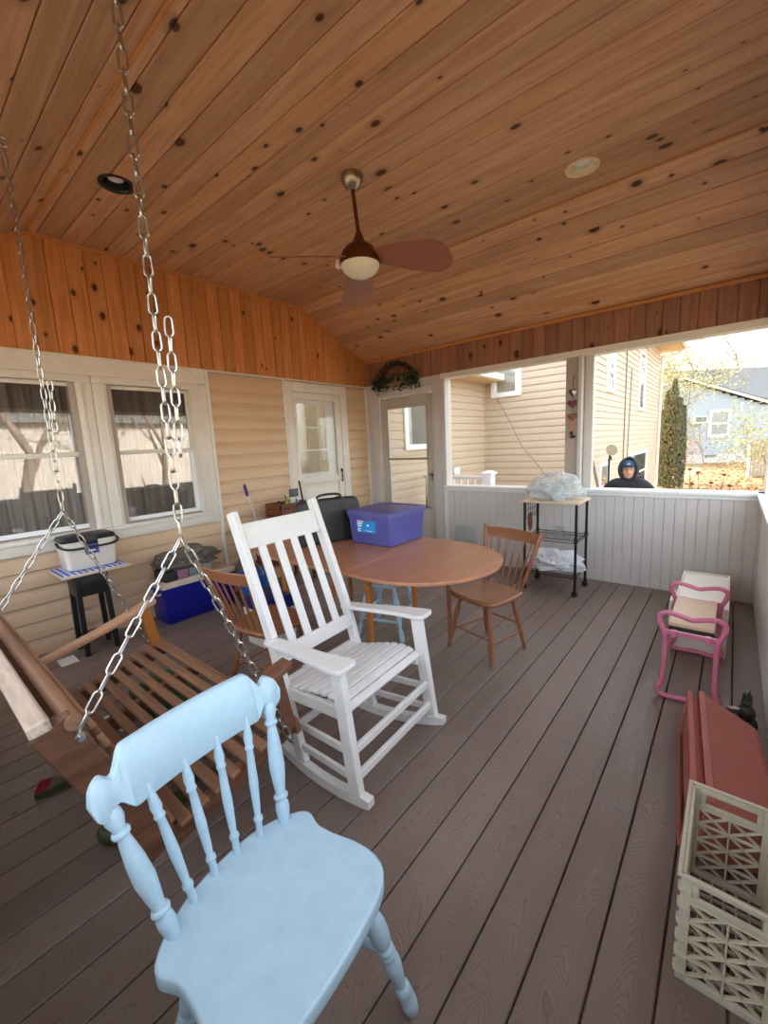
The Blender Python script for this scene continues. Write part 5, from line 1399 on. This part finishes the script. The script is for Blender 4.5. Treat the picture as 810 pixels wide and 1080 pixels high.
m = MB(); m.box(.02, 1.5, .15, 1.4, -.06, -.02); m.box(.1, 1.4, .2, 1.3, GZ, -.06); o = m.build('landing', 'deck', None, 0); o['kind'] = 'structure'; o.name = 'floor_landing'

# neighbour's pale blue house
wl, wr = Vector((1.0, 28.8, 0)), Vector((8.2, 34.8, 0)); dd = (wr-wl).normalized(); nn = Vector((dd.y, -dd.x, 0))
Lh = (wr-wl).length
t = thing('blue_house', 'pale blue-grey sided bungalow beyond the yard', 'house', (4.5, 31.6, GZ), 0, world=True)
def PB(u, o, z): p = wl+dd*u+nn*o; return (p.x, p.y, z)
m = MB(); h_ = .16; z = -.08
while z < 4.9:
    # gable: top falls from 4.75 at u=.5 to 2.9 at u=Lh*.62
    def ext(z): 
        if z < 3.0: return Lh
        return min(Lh, .5+(4.75-z)/(4.75-3.0)*5.4)
    z1 = min(z+h_, 4.75)
    if z1 <= z: break
    u1 = ext(z1)
    m.add([PB(-2, .02, z), PB(u1, .02, z), PB(u1, .004, z1), PB(-2, .004, z1)], [(0, 1, 2, 3)]); m.add([PB(-2, .0, z), PB(u1, .0, z), PB(u1, .02, z), PB(-2, .02, z)], [(0, 1, 2, 3)])
    z += h_
m.build('wall', 'bluehouse', t, 0)
m = MB(); a = [PB(-2, -.02, GZ-.1), PB(Lh, -.02, GZ-.1), PB(Lh, -6, GZ-.1), PB(-2, -6, GZ-.1)]; b = [(*p[:2], 2.9) for p in a]; m.loft([[Vector(p) for p in a], [Vector(p) for p in b]]); m.build('wall_core', 'bluehouse', t, 0)
m = MB(); m.loft([[Vector(PB(-2, .015, GZ-.1)), Vector(PB(Lh, .015, GZ-.1)), Vector(PB(Lh, -.1, GZ-.1)), Vector(PB(-2, -.1, GZ-.1))], [Vector(PB(-2, .015, -.08)), Vector(PB(Lh, .015, -.08)), Vector(PB(Lh, -.1, -.08)), Vector(PB(-2, -.1, -.08))]]); m.build('foundation', 'concrete', t, 0)
m = MB(); m.bar(PB(.3, .25, 4.85), PB(6.3, .25, 2.95), .10, .16, bev=.01); m.bar(PB(.4, .25, 4.85), PB(-2.2, .25, 4.1), .10, .16, bev=.01); m.build('rake_board', 'gutter', t, 0)
m = MB()
def slabroof(m, c):
    m.loft([[Vector(p) for p in c], [Vector((p[0], p[1], p[2]+.1)) for p in c]])
slabroof(m, [PB(.35, .3, 4.88), PB(6.4, .3, 2.98), PB(6.4, -6, 2.98), PB(.35, -6, 4.88)])
slabroof(m, [PB(.35, .3, 4.88), PB(-2.3, .3, 4.1), PB(-2.3, -6, 4.1), PB(.35, -6, 4.88)])
slabroof(m, [PB(.4, -1.5, 3.4), PB(Lh+3, -1.5, 3.4), PB(Lh+3, -6.5, 6.1), PB(.4, -6.5, 6.1)])
m.build('roof', 'shingle', t, 0)
def pbx(m, u0, u1, z0, z1, o0, o1):
    m.loft([[Vector(PB(u0, o0, z0)), Vector(PB(u1, o0, z0)), Vector(PB(u1, o1, z0)), Vector(PB(u0, o1, z0))], [Vector(PB(u0, o0, z1)), Vector(PB(u1, o0, z1)), Vector(PB(u1, o1, z1)), Vector(PB(u0, o1, z1))]])
def U(px, pv): return (Vector((px, pv, 0))-wl).dot(dd)
ua, ub = U(2.826, 30.263), U(3.817, 31.096)
m = MB()
for a in ((ua-.05, ua+.12, 1.0, 2.75), (ub-.12, ub+.05, 1.0, 2.75), (ua, ub, 2.58, 2.75), (ua, ub, 1.0, 1.18), (ua, ub, 1.83, 1.93)): pbx(m, *a, .0, .09)
f = m.build('window', 'vinyl', t, 0)
m = MB(); pbx(m, ua+.1, ub-.1, 1.15, 2.6, .03, .04); o = m.build('pane', 'glass', f, 0)
m2 = MB(); pbx(m2, ua+.1, ub-.1, 1.15, 2.6, .022, .028); o2 = m2.build('blind', 'winint', f, 0)
for q in (o, o2):
    for v in q.data.vertices: v.co -= WORLD[t.name]
uc, ud = U(1.848, 29.443), U(2.49, 29.981)
m = MB(); pbx(m, uc, ud, 1.95, 2.4, 0, .45); a_ = m.build('air_conditioner', 'gutter', t, 0)
m = MB(); pbx(m, uc+.06, ud-.06, 2.02, 2.34, .45, .46); m.build('grille', 'winint', t, 0)
m = MB(); pbx(m, U(2.7, 30.2), U(3.3, 30.7), -.28, -.12, .01, .05); m.build('crawl_vent', 'winint', t, 0)

# fence at right
t = thing('wooden_fence', 'weathered vertical board fence at the right of the yard', 'fence', (5.5, 20.5, GZ), 0, world=True)
m = MB(); f0, f1 = Vector((4.68, 19.63, 0)), Vector((8.5, 22.8, 0)); nb = 30
for i in range(nb):
    a = f0.lerp(f1, i/nb); b = f0.lerp(f1, (i+.92)/nb); c = (a+b)/2
    m.bar((c.x, c.y, GZ-.05), (c.x, c.y, .93+.01*(i % 3)), (b-a).length, .02, tuple(Vector((-(b-a).y, (b-a).x, 0))), .002)
m.build('boards', 'fence', t, 0)
m = MB(); m.bar((f0.x, f0.y, GZ-.05), (f0.x, f0.y, 1.0), .1, .1, (0, 1, 0)); m.build('post', 'gutter', t, 0)

# trees
def tree(name, label, cat, base, h, r, seed, spread=.5, mat='bark', leaves=0, leafmat='yleaf', depth=5, group=None, lsize=.12, trunk=.3):
    rnd = random.Random(seed); t = thing(name, label, cat, base, 0, group)
    m = MB(); tips = []
    def grow(p, d, L, rad, lev):
        n = 3; pts = [p]; q = p.copy(); dd_ = d.copy()
        for i in range(n):
            dd_ = (dd_+Vector((rnd.gauss(0, .10), rnd.gauss(0, .10), rnd.gauss(.03, .06)))).normalized(); q = q+dd_*L/n; pts.append(q.copy())
        r1 = rad*.62; m.tube(pts, [rad+(r1-rad)*i/n for i in range(n+1)], 5 if lev > 1 else 8)
        if lev >= depth: tips.append(q); return
        if lev >= 2: tips.append(q)
        for i in range(3 if lev < 4 else 2):
            a = rnd.uniform(0, 2*PI); s_ = rnd.uniform(.5, 1)*spread*1.5
            u = dd_.orthogonal().normalized(); w = dd_.cross(u); nd = (dd_+(u*math.cos(a)+w*math.sin(a))*s_).normalized()
            grow(pts[-1] if i < 2 else pts[-2], nd, L*rnd.uniform(.6, .82), r1*.85, lev+1)
    grow(Vector((0, 0, -.1)), Vector((rnd.gauss(0, .05), rnd.gauss(0, .05), 1)).normalized(), h*trunk, r, 0)
    m.build('trunk', mat, t, 60)
    if leaves:
        m = MB()
        for i in range(leaves):
            c = rnd.choice(tips)+Vector((rnd.gauss(0, .35), rnd.gauss(0, .35), rnd.gauss(0, .3))); l = lsize*rnd.uniform(.5, 1.2)
            d = Vector((rnd.gauss(0, 1), rnd.gauss(0, 1), rnd.gauss(0, 1))).normalized(); w = d.orthogonal().normalized()*l*.45
            m.add([c-d*l*.5, c+w, c+d*l*.5, c-w], [(0, 1, 2, 3)])
        m.build('foliage', leafmat, t, 0, kind='stuff')
    return t
tree('bare_tree', 'tall bare tree behind the blue house, left of its roof peak', 'tree', (-3.5, 39.5, GZ), 14, .42, 3, .5, group='bare trees behind the blue house')
tree('bare_tree', 'bare tree rising over the middle of the blue house roof', 'tree', (3.5, 42, GZ), 14, .42, 11, .55, group='bare trees behind the blue house')
tree('bare_tree', 'bare tree over the right part of the blue house roof', 'tree', (10.5, 43, GZ), 14, .42, 17, .5, group='bare trees behind the blue house')
tree('leafy_tree', 'yellow-green leafy tree behind the dark cypress', 'tree', (.2, 26.5, GZ), 7.5, .14, 23, .5, leaves=1500, lsize=.13)
tree('leafy_tree', 'thin tree with sparse yellow-green leaves left of the blue house', 'tree', (-1.2, 33, GZ), 10, .16, 29, .5, leaves=700, lsize=.13)
tree('ornamental_tree', 'bare spreading ornamental tree in front of the blue house', 'tree', (6.6, 17.5, GZ), 5.2, .09, 31, .75, leaves=500, leafmat='oleaf', lsize=.08, trunk=.26)
tree('leafy_shrub', 'pale green leafy shrub beside the wooden fence', 'shrub', (5.35, 18.4, GZ), 2.2, .03, 37, .7, leaves=900, leafmat='yleaf', depth=4, lsize=.11, trunk=.5)
tree('russet_shrub', 'russet and green shrub at the house wing corner', 'shrub', (2.05, 16.0, GZ), 1.9, .03, 41, .5, leaves=1500, leafmat='oleaf', depth=4, lsize=.09, trunk=.36)
tree('leafy_shrub', 'yellow-green shrub between the house wing and the cypress', 'shrub', (1.6, 18.0, GZ), 5.4, .05, 43, .35, leaves=1800, leafmat='yleaf', depth=4, lsize=.10, trunk=.4)
tree('bare_shrub', 'bare pale shrub in front of the blue house wall', 'shrub', (2.9, 25.5, GZ), 3.0, .035, 47, .6, leaves=200, leafmat='yleaf', depth=4, lsize=.1, trunk=.36)
# trees on the far side of the yard to the right of the porch (seen in the window glass)
tree('garden_tree', 'large bare tree off to the right of the porch', 'tree', (12, -2.2, GZ), 9, .2, 51, .5, leaves=0)
tree('garden_tree', 'slim bare tree off to the right of the porch', 'tree', (15.5, 3.6, GZ), 9, .16, 57, .5, leaves=300)

t = thing('cypress_tree', 'tall narrow dark green cypress beside the house wing corner', 'tree', (2.32, 14.67, GZ), 0)
m = MB(); m.lathe((0, 0, -.05), (0, 0, 3.6), [(0, .07), (1, .02)], 8); m.build('trunk', 'bark', t, 50)
m = MB(); rnd = random.Random(5)
cols_ = [(0, 0, 1.0, 4.0), (-.2, .05, .8, 3.6), (.2, -.05, .75, 3.3), (.33, .1, .45, 3.0), (-.32, 0, .5, 2.9)]
for i in range(9000):
    ox, oy, sc, top = rnd.choice(cols_); z_ = top*rnd.random()**.8
    rmax = .26*sc*math.sqrt(max(0, 1-(z_/top)**2.2))+.02; a = rnd.uniform(0, 2*PI); rr_ = rmax*rnd.uniform(.55, 1.05)
    c = Vector((ox+rr_*math.cos(a), oy+rr_*math.sin(a), z_+.05)); d = Vector((math.cos(a)*.4+rnd.gauss(0, .2), math.sin(a)*.4+rnd.gauss(0, .2), 1)).normalized(); l = .15*rnd.uniform(.6, 1.2)
    w = Vector((-math.sin(a), math.cos(a), 0))*l*.22
    m.add([c-d*l*.5, c+w, c+d*l*.5, c-w], [(0, 1, 2, 3)])
m.build('foliage', 'cyp', t, 0, kind='stuff')
# dried coneflower stalks near the opening
tw = None
for i, (x_, y_, h_) in enumerate([(3.05, 9.6, .78), (3.3, 9.3, .70), (3.45, 10.0, .95), (3.75, 9.5, .72), (3.95, 10.2, .88), (4.15, 9.4, .66), (2.85, 10.4, .85), (3.6, 9.0, .55), (3.2, 10.6, 1.0)]):
    t = thing('dried_flower', 'dried brown seed-head flower standing outside past the half wall', 'flower', (x_, y_, GZ), 0, 'dried flower stalks in the yard')
    m = MB(); m.tube([(0, 0, 0), (.02*math.sin(i), 0, h_*.5), (.04*math.sin(i*2), .02, h_)], [.010, .008, .006], 5); m.build('stem', 'twig', t, 40)
    m = MB(); m.sphere((.04*math.sin(i*2), .02, h_+.03), .055, (1, 1, .7), 10, 7); m.build('seed_head', 'rust', t, 50)
# leaves on the ground
m = MB(); rnd = random.Random(9)
for i in range(5200):
    y_ = 9+rnd.random()**1.3*20; x_ = 2.4+(y_-9)*.02+rnd.random()*6
    if x_ < HX+.2 and y_ < HF+.5: continue
    c = Vector((x_, y_, GZ+.03+rnd.random()*.05)); l = .10*rnd.uniform(.6, 1.5); d = Vector((rnd.gauss(0, 1), rnd.gauss(0, 1), rnd.gauss(0, .5))).normalized(); w = d.cross(Vector((rnd.gauss(0, .4), rnd.gauss(0, .4), 1))).normalized()*l*.4
    m.add([c-d*l*.5, c+w, c+d*l*.5, c-w], [(0, 1, 2, 3)])
tag(m.build('fallen_leaves', 'oleaf', None, 0), 'scattered fallen autumn leaves covering the yard', 'leaves', kind='stuff')

# house across the yard to the right of the porch (seen reflected in the window glass)
t = thing('neighbour_house', 'cream one-storey house across the yard right of the porch', 'house', (22, 2, GZ), 0, world=True)
m = MB(); siding(m, -3.0, 7.5, GZ, 3.2, lambda u, o, z: (19-o, u, z), h=.16); m.build('wall', 'greywhite', t, 0)
m = MB(); m.box(19.0, 25, -3.0, 7.5, GZ, 3.2); m.build('wall_core', 'siding_out', t, 0)
m = MB(); m.prism([(18.5, 3.2), (25.5, 3.2), (22, 5.2)], 'Y', -3.3, 7.8); m.build('roof', 'shingle', t, 0)

# ------------------------------------------------------------------ the person outside
def skin_mesh(name, verts, edges, radii, mat, parent, sub=2, root=0):
    me = bpy.data.meshes.new(name); me.from_pydata([tuple(v) for v in verts], edges, []); o = bpy.data.objects.new(name, me); C.objects.link(o)
    md = o.modifiers.new('s', 'SKIN'); md.use_smooth_shade = True
    for v, r_ in zip(me.skin_vertices[0].data, radii): v.radius = r_ if isinstance(r_, tuple) else (r_, r_)
    me.skin_vertices[0].data[root].use_root = True
    s2 = o.modifiers.new('u', 'SUBSURF'); s2.levels = sub; s2.render_levels = sub
    dg = bpy.context.evaluated_depsgraph_get(); nm = bpy.data.meshes.new_from_object(o.evaluated_get(dg))
    bpy.data.objects.remove(o); no = bpy.data.objects.new(name, nm); C.objects.link(no)
    for p in nm.polygons: p.use_smooth = True
    nm.materials.clear(); nm.materials.append(M[mat]); no.parent = parent
    return no
face_dir = math.atan2(-4.636-1.5, 4.14-3.12)
pt = thing('person', 'person in a black hoodie and dark cap standing outside past the half wall', 'person', (3.12, 1.5, GZ+.0), face_dir); pt.scale = (1.02, 1.02, 1.02)
# local: x forward (towards camera), y left
V = [(0, 0, .95), (0, 0, 1.15), (0, 0, 1.35), (0, 0, 1.46), (-.02, 0, 1.55),                         # torso 0-4
     (0, .15, 1.46), (0, .225, 1.41), (-.0, .30, 1.12), (.10, .27, .90), (.16, .23, .82),          # left arm 5-9
     (0, -.15, 1.46), (0, -.225, 1.41), (0, -.30, 1.12), (.10, -.27, .90), (.16, -.23, .82)]      # right arm
E_ = [(0, 1), (1, 2), (2, 3), (3, 4), (3, 5), (5, 6), (6, 7), (7, 8), (8, 9), (3, 10), (10, 11), (11, 12), (12, 13), (13, 14)]
Rr = [(.17, .14), (.18, .14), (.20, .14), (.12, .10), .085, .095, .09, .075, .06, .05, .095, .09, .075, .06, .05]
body = skin_mesh('hoodie', V, E_, Rr, 'hoodie', pt)
V = [(0, 0, .95), (0, .09, .88), (.01, .10, .5), (-.01, .11, .1), (.10, .12, .045), (0, -.09, .88), (.01, -.10, .5), (-.01, -.11, .1), (.10, -.12, .045)]
skin_mesh('jeans', V, [(0, 1), (1, 2), (2, 3), (3, 4), (0, 5), (5, 6), (6, 7), (7, 8)], [(.14, .11), .095, .07, .055, .045, .095, .07, .055, .045], 'jeans', pt)
# head with face relief
m = MB(); rg = []; seg, rings = 40, 34; hc = Vector((.015, 0, 1.655))
for i in range(1, rings):
    th = PI*i/rings; row = []
    for j in range(seg):
        ph = 2*PI*j/seg; d = Vector((math.sin(th)*math.cos(ph), math.sin(th)*math.sin(ph), -math.cos(th)))
        p = Vector((d.x*.098, d.y*.076, d.z*.122))
        if d.z < -.2: s_ = 1-.28*(-d.z-.2); p.y *= s_; p.x *= (1-.12*(-d.z-.2))
        if d.x > 0:
            y, z = p.y, p.z
            p.x += .026*math.exp(-((y/.013)**2+((z+.012-.004)/.022)**2))+.010*math.exp(-((y/.009)**2+((z-.01)/.03)**2))   # nose
            p.x -= .010*(math.exp(-(((y-.031)/.014)**2+((z-.018)/.012)**2))+math.exp(-(((y+.031)/.014)**2+((z-.018)/.012)**2)))  # sockets
            p.x += .006*math.exp(-((y/.045)**2+((z-.038)/.010)**2))    # brow
            p.x += .007*math.exp(-((y/.022)**2+((z+.050)/.008)**2))    # lips
            p.x += .010*math.exp(-((y/.022)**2+((z+.088)/.016)**2))    # chin
        row.append(hc+p)
    rg.append(row)
m.loft(rg)
for s_ in (-1, 1): m.sphere((.005, s_*.078, 1.655), .024, (.6, .35, 1.2), 10, 8)
m.lathe((0, 0, 1.48), (.01, 0, 1.60), [(0, .062), (1, .056)], 16)
hd = m.build('head', 'skin', pt, 80)
m = MB()
for s_ in (-1, 1): m.sphere((.094, s_*.031, 1.673), .0085, (.7, 1.3, .8), 10, 8)
m.build('eye', 'eye', hd, 80)
m = MB(); m.sphere((.112, 0, 1.606), .008, (.5, 2.6, .7), 12, 8); m.build('mouth', 'lip', hd, 80)
# cap under the hood, with brim
m = MB(); rg = []
for i in range(9):
    th = PI/2*i/8; rg.append([Vector((.015+.106*math.cos(th)*math.cos(2*PI*j/24), .086*math.cos(th)*math.sin(2*PI*j/24), 1.70+.088*math.sin(th))) for j in range(24)])
m.loft(rg, cap=False)
br = [(.08, -.07), (.15, -.055), (.18, 0), (.15, .055), (.08, .07)]
bs = spline([(a, b, 0) for a, b in br], 4, False); m.loft([[Vector((p.x, p.y, 1.70-.25*p.y*p.y/.01*.03)) for p in bs]+[Vector((.05, p.y, 1.705)) for p in reversed(bs)], [Vector((p.x, p.y, 1.706-.25*p.y*p.y/.01*.03)) for p in bs]+[Vector((.05, p.y, 1.711)) for p in reversed(bs)]])
cp = m.build('cap', 'cap', pt, 60)
m = MB(); m.box(.112, .119, -.022, .022, 1.728, 1.742, .002); m.box(.108, .115, -.012, .014, 1.746, 1.756, .002); m.build('cap_badge', simple('cap_lettering', srgb(150, 176, 196)), cp, 0)
# hood: open-front shell around the head
m = MB(); rg_o = []; n = 22
for i in range(15):
    th = -PI*.42+PI*.92*i/14     # from below chin up over the crown
    row = []
    for j in range(n+1):
        ph = R(52)+(2*PI-R(104))*j/n
        rr_ = .5
        x_ = .0+.130*math.cos(ph)*math.cos(th*.92); y_ = .112*math.sin(ph)*math.cos(th*.92); z_ = 1.665+.150*math.sin(th*.92)
        row.append(Vector((x_-.012, y_, z_)))
    rg_o.append(row)
m.loft(rg_o, closed=False, cap=False)
ho = m.build('hood', 'hoodie', pt, 80)
md = ho.modifiers.new('thick', 'SOLIDIFY'); md.thickness = .014; md.offset = 0
m = MB(); rim = [Vector((rg_o[i][0].x+.006, rg_o[i][0].y, rg_o[i][0].z)) for i in range(15)]+[Vector((rg_o[i][-1].x+.006, rg_o[i][-1].y, rg_o[i][-1].z)) for i in range(14, -1, -1)]
m.tube(rim, .013, 10, closed=True); m.build('hood_rim', 'hoodin', ho, 60)
m = MB()
for s_ in (-1, 1): m.tube([(.12, s_*.035, 1.50), (.15, s_*.04, 1.38)], .004, 6)
m.build('drawstring', 'hoodin', pt, 60)
m = MB()
for a in ((-.05, -.03, 1.335, 1.36), (-.02, .0, 1.33, 1.365), (.012, .05, 1.34, 1.362)): m.box(.162, .168, a[0]-.03, a[1]-.03, a[2]+.05, a[3]+.05, .001)
m.build('chest_print', 'stickw', pt, 0)
for s_ in (-1, 1):       # hands at the sides, five fingers each
    V = [(.18, s_*.225, .80), (.215, s_*.218, .765)]; E2 = [(0, 1)]; R2 = [.028, .034]
    for fi, (dy, L) in enumerate(((-.026, .07), (-.009, .078), (.009, .074), (.025, .06))):
        b0 = len(V); V += [(.235, s_*.218+dy, .745), (.252, s_*.212+dy, .745-L*.5), (.248, s_*.205+dy, .745-L)]; E2 += [(1, b0), (b0, b0+1), (b0+1, b0+2)]; R2 += [.0115, .0095, .0075]
    b0 = len(V); V += [(.235, s_*.18, .775), (.25, s_*.165, .745)]; E2 += [(0, b0), (b0, b0+1)]; R2 += [.013, .009]
    skin_mesh('hand', V, E2, R2, 'skin', pt, 2)

# ------------------------------------------------------------------ light, sky, camera
w = bpy.data.worlds.new('sky'); bpy.context.scene.world = w; w.use_nodes = True
nt = w.node_tree; bg = nt.nodes['Background']
sky = nt.nodes.new('ShaderNodeTexSky'); sky.sky_type = 'NISHITA'; sky.sun_disc = False
sky.sun_elevation = R(25); sky.sun_rotation = R(-60); sky.altitude = 50; sky.air_density = 1.2; sky.dust_density = 3.5; sky.ozone_density = 1
mx_ = nt.nodes.new('ShaderNodeMix'); mx_.data_type = 'RGBA'; mx_.inputs[0].default_value = .75
nt.links.new(sky.outputs[0], mx_.inputs[6]); mx_.inputs[7].default_value = (1.36, 1.36, 1.33, 1)
nt.links.new(mx_.outputs[2], bg.inputs[0]); bg.inputs[1].default_value = .5
sd_ = bpy.data.lights.new('sun', 'SUN'); sd_.energy = 3.0; sd_.angle = R(1.2); sd_.color = (1, .93, .82)
so = bpy.data.objects.new('sun', sd_); C.objects.link(so)
to = Vector((-.78, .45, .42)); so.rotation_euler = to.to_track_quat('Z', 'Y').to_euler(); so.location = (-8, 8, 12)

for y_, e_ in ((-3.6, 16), (-1.0, 14)):  # added unseen fill lights that brighten the curtains from behind
    ld = bpy.data.lights.new('curtain_fill_light', 'POINT'); ld.energy = e_; ld.shadow_soft_size = .15; ld.color = (1, .86, .7)
    lo = bpy.data.objects.new('curtain_fill_light', ld); C.objects.link(lo); lo.location = (-1.5, y_, 2.4)
cam = bpy.data.cameras.new('camera'); co = bpy.data.objects.new('camera', cam); C.objects.link(co)
cam.sensor_fit = 'VERTICAL'; cam.sensor_height = 36; cam.lens = 440.28/1080*36; cam.clip_start = .02; cam.clip_end = 300
yaw, pit, rol = R(40.01770656), R(8.98729497), R(2.83643157)
f = Vector((-math.sin(yaw)*math.cos(pit), math.cos(yaw)*math.cos(pit), -math.sin(pit))); r = Vector((math.cos(yaw), math.sin(yaw), 0)); d = f.cross(r)
r2 = r*math.cos(rol)+d*math.sin(rol); d2 = -r*math.sin(rol)+d*math.cos(rol)
mt = Matrix((r2, -d2, -f)).transposed().to_4x4(); mt.translation = Vector((4.14130572, -4.63592944, 1.5)); co.matrix_world = mt
S = bpy.context.scene; S.camera = co
S.view_settings.view_transform = 'Standard'; S.view_settings.look = 'None'; S.view_settings.gamma = 1; S.view_settings.use_curve_mapping = False
S.view_settings.exposure = 2.1
S.cycles.max_bounces = 14; S.cycles.diffuse_bounces = 8; S.cycles.transparent_max_bounces = 16; S.cycles.sample_clamp_indirect = 8
